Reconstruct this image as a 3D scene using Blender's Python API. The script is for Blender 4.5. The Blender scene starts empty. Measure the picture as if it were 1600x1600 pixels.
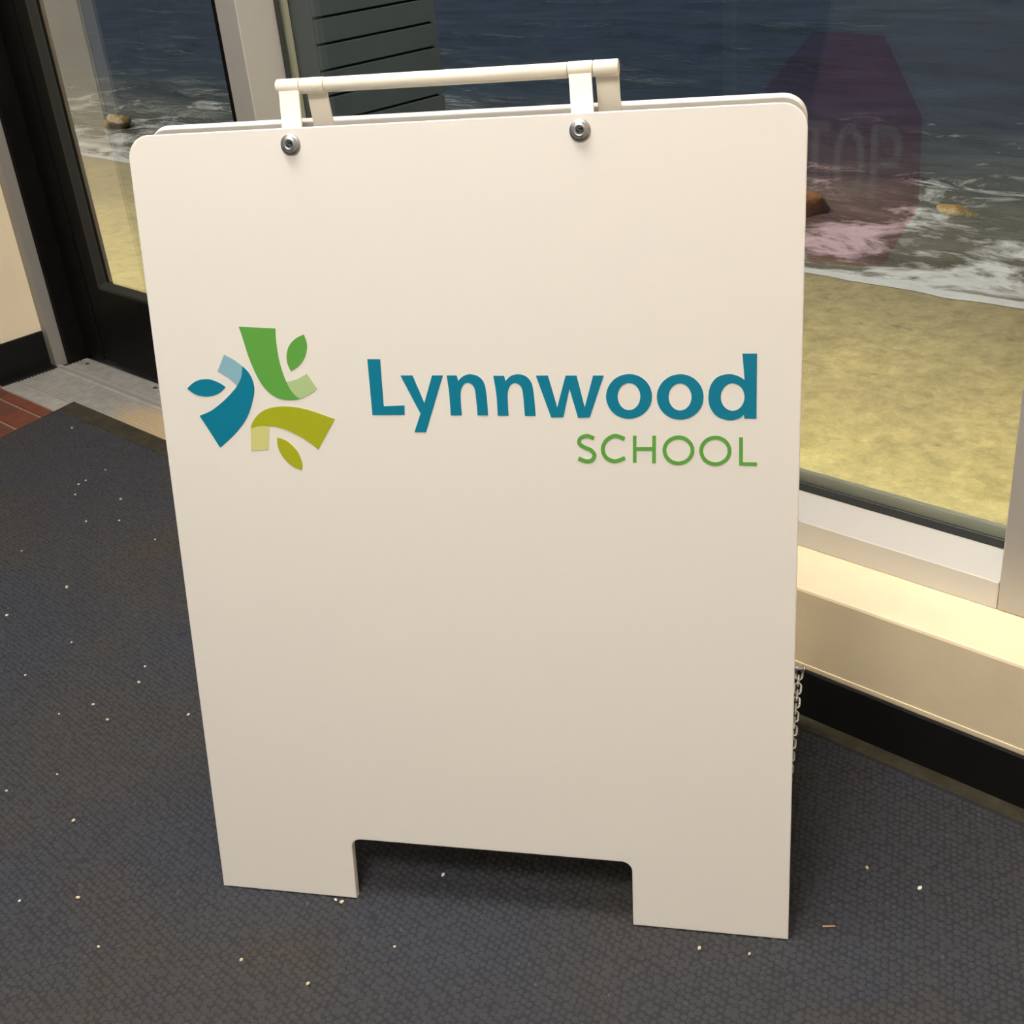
import bpy, bmesh, math, random, json
import numpy as np
from mathutils import Vector, Matrix
from mathutils.geometry import tessellate_polygon

random.seed(7)
rng = np.random.default_rng(7)
scene = bpy.context.scene
COL = scene.collection

# ---------------------------------------------------------------- camera
cam_data = bpy.data.cameras.new('camera')
cam_data.sensor_width = 36.0
cam_data.lens = 1904.22 / 1600.0 * 36.0
cam_data.clip_start = 0.02
cam_data.clip_end = 3000
cam = bpy.data.objects.new('camera', cam_data)
COL.objects.link(cam)
RIGHT = Vector((0.72568940, 0.68248223, -0.08713722))
DOWN = Vector((0.26660915, -0.39569441, -0.87883190))
FWD = Vector((-0.63426686, 0.61452741, -0.46910724))
M = Matrix((RIGHT, -DOWN, -FWD)).transposed().to_4x4()
M.translation = Vector((0, 0, 0.97))
cam.matrix_world = M
scene.camera = cam

# ---------------------------------------------------------------- light, world, exposure
scene.view_settings.view_transform = 'Standard'
scene.view_settings.look = 'None'
scene.view_settings.gamma = 1.0
scene.view_settings.use_curve_mapping = False
scene.view_settings.exposure = 0.0
scene.cycles.use_denoising = True

world = bpy.data.worlds.new('dusk_sky')
scene.world = world
world.use_nodes = True
wb = world.node_tree.nodes['Background']
wb.inputs['Color'].default_value = (0.60, 0.72, 0.92, 1)
wb.inputs['Strength'].default_value = 0.16

sun_d = bpy.data.lights.new('hazy_sun', 'SUN')
sun_d.energy = 5.2
sun_d.angle = math.radians(25)
sun_d.color = (1.0, 0.93, 0.78)
sun = bpy.data.objects.new('hazy_sun', sun_d)
COL.objects.link(sun)
sun.rotation_euler = Vector((0.72, 0.10, -0.95)).to_track_quat('-Z', 'Y').to_euler()

LAMP_POWER = 23.4
LAMP_COLOR = (1.0, 0.945, 0.865)

# ---------------------------------------------------------------- materials
def mat(name, color, rough=0.5, metal=0.0, spec=0.5, noise=None, bump=None, coat=0.0):
    """procedural principled; noise=(scale, amount, color2) mottles, bump=(scale, strength, distance)"""
    m = bpy.data.materials.new(name)
    m.use_nodes = True
    nt = m.node_tree
    b = nt.nodes['Principled BSDF']
    b.inputs['Base Color'].default_value = (*color, 1)
    b.inputs['Roughness'].default_value = rough
    b.inputs['Metallic'].default_value = metal
    b.inputs['Specular IOR Level'].default_value = spec
    if coat:
        b.inputs['Coat Weight'].default_value = coat
    tc = nt.nodes.new('ShaderNodeNewGeometry')
    if noise:
        sc, amt, c2 = noise
        n = nt.nodes.new('ShaderNodeTexNoise')
        n.inputs['Scale'].default_value = sc
        n.inputs['Detail'].default_value = 5
        n.inputs['Roughness'].default_value = 0.65
        nt.links.new(tc.outputs['Position'], n.inputs['Vector'])
        r = nt.nodes.new('ShaderNodeMapRange')
        r.inputs['From Min'].default_value = 0.42
        r.inputs['From Max'].default_value = 0.72
        r.inputs['To Max'].default_value = amt
        nt.links.new(n.outputs['Fac'], r.inputs['Value'])
        mx = nt.nodes.new('ShaderNodeMix'); mx.data_type = 'RGBA'
        mx.inputs['A'].default_value = (*color, 1)
        mx.inputs['B'].default_value = (*c2, 1)
        nt.links.new(r.outputs['Result'], mx.inputs['Factor'])
        nt.links.new(mx.outputs['Result'], b.inputs['Base Color'])
    if bump:
        sc, st, di = bump
        n2 = nt.nodes.new('ShaderNodeTexNoise')
        n2.inputs['Scale'].default_value = sc
        n2.inputs['Detail'].default_value = 4
        nt.links.new(tc.outputs['Position'], n2.inputs['Vector'])
        bp = nt.nodes.new('ShaderNodeBump')
        bp.inputs['Strength'].default_value = st
        bp.inputs['Distance'].default_value = di
        nt.links.new(n2.outputs['Fac'], bp.inputs['Height'])
        nt.links.new(bp.outputs['Normal'], b.inputs['Normal'])
    return m

def srgb(r, g, b):
    f = lambda c: (c / 255 / 12.92) if c / 255 <= 0.04045 else ((c / 255 + 0.055) / 1.055) ** 2.4
    return (f(r), f(g), f(b))

M_PANEL = mat('white_painted_board', (0.86, 0.83, 0.79), 0.38, bump=(60, 0.05, 0.002))
M_HANDLE = mat('cream_plastic', (0.88, 0.83, 0.72), 0.35)
M_BLUE = mat('vinyl_blue', srgb(0, 126, 158), 0.4)
M_GREEN = mat('vinyl_green', srgb(98, 168, 72), 0.4)
M_OLIVE = mat('vinyl_olive', srgb(172, 178, 32), 0.4)
M_PBLUE = mat('vinyl_pale_blue', srgb(140, 186, 204), 0.4)
M_PGREEN = mat('vinyl_pale_green', srgb(180, 206, 150), 0.4)
M_POLIVE = mat('vinyl_pale_olive', srgb(214, 214, 140), 0.4)
M_ZINC = mat('zinc_steel', (0.42, 0.43, 0.45), 0.5, metal=1.0, noise=(400, 0.6, (0.3, 0.3, 0.32)))
M_SOCKET = mat('dark_socket', (0.06, 0.06, 0.065), 0.5, metal=0.6)
M_CHAIN = mat('chrome_chain', (0.72, 0.75, 0.78), 0.2, metal=1.0)
M_WALL = mat('cream_wall_paint', (0.95, 0.82, 0.60), 0.55, noise=(9, 0.35, (0.88, 0.74, 0.53)), bump=(70, 0.12, 0.003))
M_CURB = mat('cream_curb_paint', (0.94, 0.80, 0.555), 0.5, noise=(14, 0.45, (0.81, 0.67, 0.46)), bump=(40, 0.15, 0.003))
M_BASE = mat('black_rubber_base', (0.009, 0.009, 0.009), 0.5, spec=0.18, noise=(30, 0.5, (0.015, 0.015, 0.013)))
M_ALU = mat('anodised_aluminium', (0.50, 0.475, 0.44), 0.45, metal=0.2, noise=(60, 0.25, (0.45, 0.42, 0.385)))
M_ALU2 = mat('grey_frame_paint', (0.31, 0.29, 0.265), 0.5, metal=0.1, noise=(25, 0.2, (0.27, 0.25, 0.225)))
M_GASKET = mat('rubber_gasket', (0.025, 0.027, 0.027), 0.5)
M_ALU_LIT = mat('lit_frame_aluminium', (0.66, 0.63, 0.58), 0.4, noise=(60, 0.2, (0.6, 0.57, 0.52)))  # frame metal again, lightened to paint in the light on the ledge
M_GASKET2 = mat('glazing_tape', (0.46, 0.42, 0.32), 0.6)
M_BLACKDOOR = mat('black_door_paint', (0.006, 0.006, 0.006), 0.45, spec=0.10, noise=(18, 0.6, (0.011, 0.0105, 0.009)), bump=(90, 0.08, 0.002))
M_STOPBEAD = mat('dark_glass_bead', (0.042, 0.042, 0.038), 0.45, spec=0.25)
M_CEIL = mat('ceiling_tile', (0.78, 0.76, 0.72), 0.8, bump=(120, 0.3, 0.004))
M_MORTAR = mat('mortar', (0.33, 0.22, 0.16), 0.9, bump=(200, 0.4, 0.003))
M_BRICKS = [mat('brick_red', c, 0.75, noise=(35, 0.7, c2), bump=(160, 0.5, 0.003)) for c, c2 in
            (((0.20, 0.055, 0.028), (0.11, 0.045, 0.028)), ((0.12, 0.047, 0.027), (0.18, 0.065, 0.036)), ((0.15, 0.052, 0.03), (0.085, 0.04, 0.027)))]
M_OLIVEB = mat('olive_rubber_border', (0.045, 0.039, 0.025), 0.6, spec=0.25, noise=(28, 0.9, (0.090, 0.078, 0.052)), bump=(220, 0.4, 0.002))
M_CRUMB = mat('pale_crumb', (0.75, 0.62, 0.42), 0.7, noise=(300, 0.6, (0.5, 0.4, 0.26)))
M_CRUMBW = mat('white_crumb', (0.82, 0.80, 0.76), 0.7)
M_TWIG = mat('dry_needle', (0.55, 0.38, 0.20), 0.7)
M_EXT = mat('dark_plank_stain', (0.090, 0.108, 0.128), 0.8, spec=0.2, noise=(6, 0.7, (0.065, 0.080, 0.102)))
M_EXTB = mat('black_plank_gap', (0.012, 0.014, 0.018), 0.9)
M_FOUND = mat('exterior_concrete', (0.30, 0.28, 0.25), 0.9, noise=(3, 0.5, (0.22, 0.2, 0.18)))
M_ROCK = mat('kelp_brown_rock', (0.30, 0.165, 0.03), 0.55, noise=(6, 0.9, (0.06, 0.045, 0.02)), bump=(14, 0.6, 0.03))

def lamp_mat():
    m = bpy.data.materials.new('lamp_diffuser'); m.use_nodes = True
    nt = m.node_tree; nt.nodes.clear()
    o = nt.nodes.new('ShaderNodeOutputMaterial'); e = nt.nodes.new('ShaderNodeEmission')
    e.inputs['Color'].default_value = (*LAMP_COLOR, 1); e.inputs['Strength'].default_value = LAMP_POWER
    nt.links.new(e.outputs[0], o.inputs[0]); return m
M_LAMP = lamp_mat()

def glass_mat(name, f0):
    m = bpy.data.materials.new(name); m.use_nodes = True
    nt = m.node_tree; nt.nodes.clear()
    out = nt.nodes.new('ShaderNodeOutputMaterial')
    g = nt.nodes.new('ShaderNodeNewGeometry')
    d = nt.nodes.new('ShaderNodeVectorMath'); d.operation = 'DOT_PRODUCT'
    nt.links.new(g.outputs['Normal'], d.inputs[0]); nt.links.new(g.outputs['Incoming'], d.inputs[1])
    def math_(op, a, b=None):
        n = nt.nodes.new('ShaderNodeMath'); n.operation = op
        for i, v in enumerate((a, b)):
            if v is None: continue
            if isinstance(v, (int, float)): n.inputs[i].default_value = v
            else: nt.links.new(v, n.inputs[i])
        return n.outputs[0]
    c = math_('ABSOLUTE', d.outputs['Value'])
    p = math_('POWER', math_('SUBTRACT', 1.0, c), 5.0)
    fac = math_('MULTIPLY_ADD', p, 0.92)
    fac.node.inputs[2].default_value = f0
    t = nt.nodes.new('ShaderNodeBsdfTransparent'); t.inputs['Color'].default_value = (0.93, 0.96, 0.95, 1)
    gl = nt.nodes.new('ShaderNodeBsdfGlossy'); gl.inputs['Roughness'].default_value = 0.0
    gl.inputs['Color'].default_value = (1, 1, 1, 1)
    mx = nt.nodes.new('ShaderNodeMixShader')
    nt.links.new(fac, mx.inputs[0]); nt.links.new(t.outputs[0], mx.inputs[1]); nt.links.new(gl.outputs[0], mx.inputs[2])
    nt.links.new(mx.outputs[0], out.inputs[0])
    return m
M_GLASS = glass_mat('window_glass', 0.030)
M_GLASSD = glass_mat('door_glass', 0.12)
M_DARKGLASS = mat('dark_glazing', (0.006, 0.007, 0.009), 0.15, spec=0.3)
M_WALLG = mat('grey_green_wall_paint', (0.12, 0.15, 0.155), 0.6, noise=(9, 0.35, (0.10, 0.125, 0.13)))

def film_mat(name, tint, color, fac):
    m = bpy.data.materials.new(name); m.use_nodes = True
    nt = m.node_tree; nt.nodes.clear()
    out = nt.nodes.new('ShaderNodeOutputMaterial')
    t = nt.nodes.new('ShaderNodeBsdfTransparent'); t.inputs['Color'].default_value = (*tint, 1)
    df = nt.nodes.new('ShaderNodeBsdfDiffuse'); df.inputs['Color'].default_value = (*color, 1)
    mx = nt.nodes.new('ShaderNodeMixShader'); mx.inputs[0].default_value = fac
    nt.links.new(t.outputs[0], mx.inputs[1]); nt.links.new(df.outputs[0], mx.inputs[2]); nt.links.new(mx.outputs[0], out.inputs[0])
    return m
M_FILM = film_mat('maroon_film', (0.985, 0.84, 0.885), (0.10, 0.03, 0.05), 0.012)
M_FILMW = film_mat('pale_film', (0.99, 1.0, 0.99), (0.42, 0.48, 0.45), 0.027)

# ---------------------------------------------------------------- helpers
def tag(o, label=None, cat=None, group=None, kind=None):
    if label: o['label'] = label
    if cat: o['category'] = cat
    if group: o['group'] = group
    if kind: o['kind'] = kind
    return o

def empty(name, loc=(0, 0, 0)):
    o = bpy.data.objects.new(name, None)
    o.location = loc
    o.empty_display_size = 0.05
    COL.objects.link(o)
    return o

def origin_of(parent):
    v = Vector((0, 0, 0))
    while parent is not None:
        v += parent.location
        parent = parent.parent
    return v

def link(name, me, material, parent=None, loc=(0, 0, 0)):
    o = bpy.data.objects.new(name, me)
    if material is not None and not me.materials:
        me.materials.append(material)
    o.location = loc
    COL.objects.link(o)
    if parent is not None:
        o.parent = parent
    return o

def from_bm(name, bm, material, parent=None, smooth=False):
    """bm holds world coordinates; the object sits at its parent's origin"""
    off = origin_of(parent)
    if off.length:
        bmesh.ops.translate(bm, verts=bm.verts, vec=-off)
    me = bpy.data.meshes.new(name)
    bm.to_mesh(me); bm.free()
    if smooth:
        me.polygons.foreach_set('use_smooth', [True] * len(me.polygons))
    return link(name, me, material, parent)

def bm_box(bm, p0, p1, bevel=0.0, seg=1):
    n0 = len(bm.verts)
    r = bmesh.ops.create_cube(bm, size=1.0)
    c = [(a + b) / 2 for a, b in zip(p0, p1)]
    s = [abs(b - a) for a, b in zip(p0, p1)]
    for v in r['verts']:
        v.co = Vector((c[i] + v.co[i] * s[i] for i in range(3)))
    if bevel:
        es = list({e for v in r['verts'] for e in v.link_edges})
        bmesh.ops.bevel(bm, geom=es, offset=bevel, segments=seg, affect='EDGES', profile=0.5)
    return bm

def box(name, p0, p1, material, parent=None, bevel=0.0015, seg=1):
    return from_bm(name, bm_box(bmesh.new(), p0, p1, bevel, seg), material, parent)

def frame_of(d):
    d = Vector(d).normalized()
    a = Vector((0, 0, 1)) if abs(d.z) < 0.9 else Vector((1, 0, 0))
    x = d.cross(a).normalized()
    return x, d.cross(x).normalized(), d

def bm_tube(bm, a, b, r, seg=20, bevel=0.0):
    a, b = Vector(a), Vector(b)
    x, y, d = frame_of(b - a)
    L = (b - a).length
    rings = [(0, r - bevel), (bevel, r), (L - bevel, r), (L, r - bevel)] if bevel else [(0, r), (L, r)]
    vs = []
    for t, rr in rings:
        vs.append([bm.verts.new(a + d * t + (x * math.cos(k * 2 * math.pi / seg) + y * math.sin(k * 2 * math.pi / seg)) * rr) for k in range(seg)])
    for i in range(len(vs) - 1):
        for k in range(seg):
            f = bm.faces.new((vs[i][k], vs[i][(k + 1) % seg], vs[i + 1][(k + 1) % seg], vs[i + 1][k]))
            f.smooth = True
    bm.faces.new(vs[0][::-1]); bm.faces.new(vs[-1])
    bmesh.ops.recalc_face_normals(bm, faces=bm.faces[:])
    return bm

def bm_lathe(bm, center, axis, prof, seg=32):
    """prof: list of (radius, height along axis)"""
    c = Vector(center); x, y, d = frame_of(axis)
    rings = []
    for r, h in prof:
        if r < 1e-6:
            rings.append([bm.verts.new(c + d * h)])
        else:
            rings.append([bm.verts.new(c + d * h + (x * math.cos(k * 2 * math.pi / seg) + y * math.sin(k * 2 * math.pi / seg)) * r) for k in range(seg)])
    for A, Bq in zip(rings[:-1], rings[1:]):
        for k in range(seg):
            a0, a1 = A[k % len(A)], A[(k + 1) % len(A)]
            b0, b1 = Bq[k % len(Bq)], Bq[(k + 1) % len(Bq)]
            vs = []
            for v in (a0, a1, b1, b0):
                if v not in vs: vs.append(v)
            if len(vs) >= 3:
                f = bm.faces.new(vs); f.smooth = True
    bmesh.ops.recalc_face_normals(bm, faces=bm.faces[:])
    return bm

def bm_plate(bm, outer, holes, place, d0, d1):
    """flat shape in (u,v), extruded from depth d0 to d1 by place(u,v,d)"""
    loops = [outer] + list(holes)
    pts = [p for l in loops for p in l]
    tris = tessellate_polygon([[Vector((p[0], p[1], 0)) for p in l] for l in loops])
    top = [bm.verts.new(place(p[0], p[1], d1)) for p in pts]
    bot = [bm.verts.new(place(p[0], p[1], d0)) for p in pts]
    for t in tris:
        try:
            bm.faces.new([top[i] for i in t]); bm.faces.new([bot[i] for i in reversed(t)])
        except ValueError:
            pass
    k = 0
    for l in loops:
        n = len(l)
        for i in range(n):
            a, b = k + i, k + (i + 1) % n
            try: bm.faces.new((top[a], top[b], bot[b], bot[a]))
            except ValueError: pass
        k += n
    bmesh.ops.recalc_face_normals(bm, faces=bm.faces[:])
    return bm

def arc(cx, cy, r, a0, a1, n=8):
    return [(cx + r * math.cos(math.radians(a0 + (a1 - a0) * i / n)), cy + r * math.sin(math.radians(a0 + (a1 - a0) * i / n))) for i in range(n + 1)]

# ================================================================= THE SETTING
XL = -2.781            # face of the side wall
YC = 1.088             # face of the curb under the window
YF = 1.1774            # front of the window frame
ZF = -0.0075           # slab level

floor = box('floor', (-3.4, -2.6, -0.25), (1.8, 1.16, ZF), M_MORTAR, bevel=0)
tag(floor, kind='structure')
# brick paving beside the mat, one object per brick
brick_meshes = []
def brick_mesh(L, W):
    bm = bm_box(bmesh.new(), (0, 0, -0.012), (L, W, 0.003), 0.0016)
    me = bpy.data.meshes.new('brick'); bm.to_mesh(me); bm.free(); return me
rows = 0
y = 1.046
while y > -0.4:
    Wd = 0.029 if rows == 0 else 0.058
    y0 = y - Wd
    x = -2.775 - (0.0 if rows % 2 else 0.105)
    lim = -2.40 + max(0.0, (1.0 - y) * 0.24)
    while x < lim:
        L = 0.196
        xa = max(x, -2.775)
        if x + L - xa > 0.02:
            me = brick_mesh(x + L - xa, Wd)
            b = link('brick', me, random.choice(M_BRICKS), floor, (xa, y0, ZF))
        x += L + 0.006
    rows += 1
    y = y0 - 0.006

# side wall: pier, dark glazed side door, wall behind
wl = box('wall_left', (XL - 0.14, 1.09, ZF), (XL, 1.215, 2.5), M_WALL, bevel=0.001); tag(wl, kind='structure')
wl2 = box('wall_left', (XL - 0.14, -2.5, ZF), (XL, -1.60, 2.5), M_WALLG, bevel=0); tag(wl2, kind='structure')
wl3 = box('wall_left', (XL - 0.14, -1.60, 2.1), (XL, 1.09, 2.5), M_WALL, bevel=0); tag(wl3, kind='structure')
bb = empty('baseboard_left'); tag(bb, kind='structure')
bm = bm_box(bmesh.new(), (XL, 1.055, ZF), (XL + 0.006, 1.194, 0.083), 0.002)
from_bm('base_strip', bm, M_BASE, bb)
from_bm('base_toe', bm_box(bmesh.new(), (XL, 1.055, ZF), (-2.744, 1.194, -0.001), 0.002), M_BASE, bb)
d2 = empty('door_2', (XL, 0.45, ZF)); tag(d2, kind='structure')
box('door_frame_post', (XL - 0.05, 1.055, ZF), (XL + 0.004, 1.09, 2.1), M_ALU2, d2)
box('door_frame_post', (XL - 0.05, -1.60, ZF), (XL + 0.004, -1.56, 2.1), M_ALU2, d2)
for a, c in ((-1.558, -0.252), (-0.248, 1.053)):
    box('door_leaf', (XL - 0.06, a, 0.005), (XL - 0.03, c, 2.098), M_BLACKDOOR, d2)
    box('dark_pane', (XL - 0.0302, a + 0.12, 0.2), (XL - 0.0285, c - 0.12, 1.98), M_DARKGLASS, d2, 0)

trim = box('trim_1', (XL - 0.02, 1.195, ZF), (-2.753, 1.2245, 2.2), M_ALU2, bevel=0.0015); tag(trim, kind='structure')

# outer door
door = empty('door_1', (-2.26, 1.2707, 0.0)); tag(door, kind='structure')
YD = 1.2707
box('hinge_jamb', (XL - 0.02, 1.2245, ZF), (-2.741, 1.33, 2.2), M_BLACKDOOR, door)
box('stile', (-2.7405, YD, 0.004), (-2.660, YD + 0.044, 2.1), M_BLACKDOOR, door, 0.003)
box('stile', (-2.6575, YD + 0.004, 0.004), (-2.600, YD + 0.044, 2.1), M_BLACKDOOR, door, 0.003)
box('stile', (-1.925, YD, 0.004), (-1.774, YD + 0.044, 2.1), M_BLACKDOOR, door, 0.003)
box('bottom_rail', (-2.6, YD, 0.004), (-1.925, YD + 0.044, 0.190), M_BLACKDOOR, door, 0.002)
box('top_rail', (-2.6, YD, 1.98), (-1.925, YD + 0.044, 2.1), M_BLACKDOOR, door, 0.002)
bm = bmesh.new()   # sloped bead along the bottom of the glass
prof = [(YD + 0.002, 0.1905), (YD + 0.002, 0.196), (YD + 0.013, 0.207), (YD + 0.016, 0.207), (YD + 0.016, 0.1905)]
bm_plate(bm, prof, [], lambda a, b_, d: Vector((d, a, b_)), -2.598, -1.927)
from_bm('glass_bead', bm, M_STOPBEAD, door)
bm = bmesh.new()
prof = [(-2.5995, YD + 0.003), (-2.592, YD + 0.003), (-2.578, YD + 0.013), (-2.578, YD + 0.016), (-2.5995, YD + 0.016)]
bm_plate(bm, prof, [], lambda a, b_, d: Vector((a, b_, d)), 0.192, 1.98)
from_bm('glass_bead', bm, M_STOPBEAD, door)
box('door_glass', (-2.60, YD + 0.0165, 0.19), (-1.925, YD + 0.0205, 1.98), M_GLASSD, door, 0)

# threshold
def metal_dirty(name):
    m = mat(name, (0.56, 0.55, 0.53), 0.42, metal=0.4)
    nt = m.node_tree; b = nt.nodes['Principled BSDF']
    g = nt.nodes.new('ShaderNodeNewGeometry')
    n = nt.nodes.new('ShaderNodeTexNoise'); n.inputs['Scale'].default_value = 22; n.inputs['Detail'].default_value = 8; n.inputs['Roughness'].default_value = 0.75
    nt.links.new(g.outputs['Position'], n.inputs['Vector'])
    s = nt.nodes.new('ShaderNodeSeparateXYZ'); nt.links.new(g.outputs['Position'], s.inputs[0])
    # sandy deposit tracked in beside the mat, thickest towards the hinge-less side
    a = nt.nodes.new('ShaderNodeMapRange'); a.inputs['From Min'].default_value = -2.52; a.inputs['From Max'].default_value = -2.22
    a.inputs['To Min'].default_value = -0.16; a.inputs['To Max'].default_value = 0.10
    nt.links.new(s.outputs['X'], a.inputs['Value'])
    ay = nt.nodes.new('ShaderNodeMapRange'); ay.inputs['From Min'].default_value = 1.16; ay.inputs['From Max'].default_value = 1.26
    ay.inputs['To Min'].default_value = 0.0; ay.inputs['To Max'].default_value = -0.30
    nt.links.new(s.outputs['Y'], ay.inputs['Value'])
    ad = nt.nodes.new('ShaderNodeMath'); ad.operation = 'ADD'
    nt.links.new(a.outputs[0], ad.inputs[0]); nt.links.new(ay.outputs[0], ad.inputs[1])
    ad2 = nt.nodes.new('ShaderNodeMath'); ad2.operation = 'ADD'
    nt.links.new(ad.outputs[0], ad2.inputs[0]); nt.links.new(n.outputs['Fac'], ad2.inputs[1])
    r = nt.nodes.new('ShaderNodeMapRange'); r.inputs['From Min'].default_value = 0.46; r.inputs['From Max'].default_value = 0.54
    nt.links.new(ad2.outputs[0], r.inputs['Value'])
    n3 = nt.nodes.new('ShaderNodeTexNoise'); n3.inputs['Scale'].default_value = 45; n3.inputs['Detail'].default_value = 5
    nt.links.new(g.outputs['Position'], n3.inputs['Vector'])
    mm = nt.nodes.new('ShaderNodeMix'); mm.data_type = 'RGBA'
    mm.inputs['A'].default_value = (0.72, 0.71, 0.69, 1); mm.inputs['B'].default_value = (0.36, 0.345, 0.315, 1)
    nt.links.new(n3.outputs['Fac'], mm.inputs['Factor'])
    mx = nt.nodes.new('ShaderNodeMix'); mx.data_type = 'RGBA'
    mx.inputs['B'].default_value = (0.62, 0.49, 0.31, 1)
    nt.links.new(mm.outputs['Result'], mx.inputs['A']); nt.links.new(r.outputs[0], mx.inputs['Factor'])
    nt.links.new(mx.outputs['Result'], b.inputs['Base Color'])
    me = nt.nodes.new('ShaderNodeMath'); me.operation = 'MULTIPLY_ADD'; me.inputs[1].default_value = -0.35; me.inputs[2].default_value = 0.35
    nt.links.new(r.outputs[0], me.inputs[0]); nt.links.new(me.outputs[0], b.inputs['Metallic'])
    return m
M_THR = metal_dirty('worn_ribbed_aluminium')
thr = empty('door_threshold', (-2.25, 1.16, ZF))
tag(thr, 'ribbed aluminium threshold with sandy dirt, below the black door', 'threshold')
def ribbed(name, y0, y1, x0, x1, flat0, flat1, pitch=0.0088, lip=0.0):
    prof = [(y0, -0.02), (y0, -0.0055), (y0 + 0.003, -0.004)]
    y = y0 + flat0
    while y + pitch < y1 - flat1:
        prof += [(y, -0.004), (y + 0.0012, -0.0066), (y + 0.0034, -0.0066), (y + 0.0046, -0.004)]
        y += pitch
    if lip:
        prof += [(y1 - lip, -0.004), (y1 - lip + 0.002, 0.001), (y1, 0.001)]
    else:
        prof += [(y1 - 0.001, -0.004), (y1, -0.005)]
    prof.append((y1, -0.02))
    bm = bmesh.new()
    bm_plate(bm, prof, [], lambda a, b_, d: Vector((d, a, b_)), x0, x1)
    return from_bm(name, bm, M_THR, thr)
ribbed('outer_plate', 1.050, 1.199, -2.745, -1.76, 0.040, 0.004, lip=0.006)
box('lip_highlight', (-2.738, 1.1935, -0.006), (-1.77, 1.2003, 0.0035), M_ALU, thr, 0.001)  # added strip, stands in for the bright highlight on the plate lip
ribbed('inner_plate', 1.2005, 1.2695, -2.738, -1.776, 0.004, 0.010)
for sx, sy in ((-2.700, 1.2480), (-2.405, 1.2520)):
    bm = bm_lathe(bmesh.new(), (sx, sy, -0.0045), (0, 0, 1), [(0.0055, 0), (0.0055, 0.0008), (0.004, 0.0016), (0.0012, 0.0012), (0, 0.0004)], 16)
    from_bm('screw', bm, M_SOCKET, thr)

# curb under the window with its rubber base
bm = bm_box(bmesh.new(), (-1.735, YC + 0.004, ZF), (1.7, YF + 0.11, 0.1785), 0.004, 2)
wf = from_bm('wall_front', bm, M_CURB); tag(wf, kind='structure')
wf2 = box('wall_front', (-0.386, YF, 0.1785), (1.7, YF + 0.12, 2.5), M_WALL, bevel=0); tag(wf2, kind='structure')
wf3 = box('wall_front', (XL - 0.14, YF, 2.2), (-0.386, YF + 0.16, 2.5), M_WALL, bevel=0); tag(wf3, kind='structure')
bf = empty('baseboard_front'); tag(bf, kind='structure')
from_bm('base_strip', bm_box(bmesh.new(), (-1.735, YC - 0.001, ZF), (1.7, YC + 0.004, 0.0655), 0.0015), M_BASE, bf)
# thin painted bead over the rubber base
from_bm('paint_edge', bm_box(bmesh.new(), (-1.735, YC + 0.0028, 0.0655), (1.7, YC + 0.0045, 0.0725), 0.0007), M_CURB, bf)

# window frame and glass
win = empty('window_1', (-1.08, YF, 0.1785)); tag(win, kind='structure')
box('mullion', (-1.772, YF, ZF), (-1.7165, YF + 0.10, 2.2), M_ALU, win)
box('frame_post', (-0.4475, YF, 0.1785), (-0.386, YF + 0.10, 2.2), M_ALU, win)
box('bottom_frame_rail', (-1.7165, YF, 0.1785), (-0.4480, 1.262, 0.2140), M_ALU_LIT, win, 0.001)
box('top_frame_rail', (-1.7165, YF, 2.1), (-0.4480, 1.262, 2.2), M_ALU, win)
box('gasket', (-1.7165, 1.2485, 0.2140), (-0.4480, 1.2530, 0.2262), M_GASKET, win, 0.001)
box('gasket', (-1.7165, 1.2490, 0.2262), (-1.7065, 1.2530, 2.1), M_GASKET, win, 0.001)
box('glass_spacer', (-1.7165, 1.2605, 0.2140), (-0.4480, 1.268, 0.2355), M_GASKET2, win, 0.0005)
box('glass_spacer', (-1.7165, 1.2605, 0.2355), (-1.7040, 1.268, 2.1), M_GASKET2, win, 0.0005)
box('window_glass', (-1.7165, 1.2535, 0.2141), (-0.4480, 1.2595, 2.1), M_GLASS, win, 0)

# remaining shell of the vestibule
for nm, p0, p1, mm in (('wall_back', (XL - 0.14, -2.6, ZF), (1.8, -2.5, 2.5), M_WALLG),
                       ('wall_right', (1.7, -2.5, ZF), (1.84, YF + 0.12, 2.5), M_WALL),
                       ('ceiling', (XL - 0.14, -2.6, 2.5), (1.84, 1.34, 2.62), M_CEIL)):
    tag(box(nm, p0, p1, mm, bevel=0), kind='structure')

for i, (lx, ly, lab) in enumerate(((-1.08, 0.50, 'rectangular ceiling light panel nearest the window'), (-0.05, -0.68, 'rectangular ceiling light panel behind the camera'))):
    cl = empty('ceiling_light', (lx, ly, 2.5))
    tag(cl, lab, 'ceiling light', 'ceiling light panels')
    bm = bmesh.new()
    for p0, p1 in (((-.60, -.31), (.60, -.29)), ((-.60, .29), (.60, .31)), ((-.60, -.29), (-.58, .29)), ((.58, -.29), (.60, .29))):
        bm_box(bm, (lx + p0[0], ly + p0[1], 2.47), (lx + p1[0], ly + p1[1], 2.4995))
    from_bm('frame', bm, M_ALU, cl)
    box('diffuser', (lx - .58, ly - .29, 2.478), (lx + .58, ly + .29, 2.488), M_LAMP, cl, 0)

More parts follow.
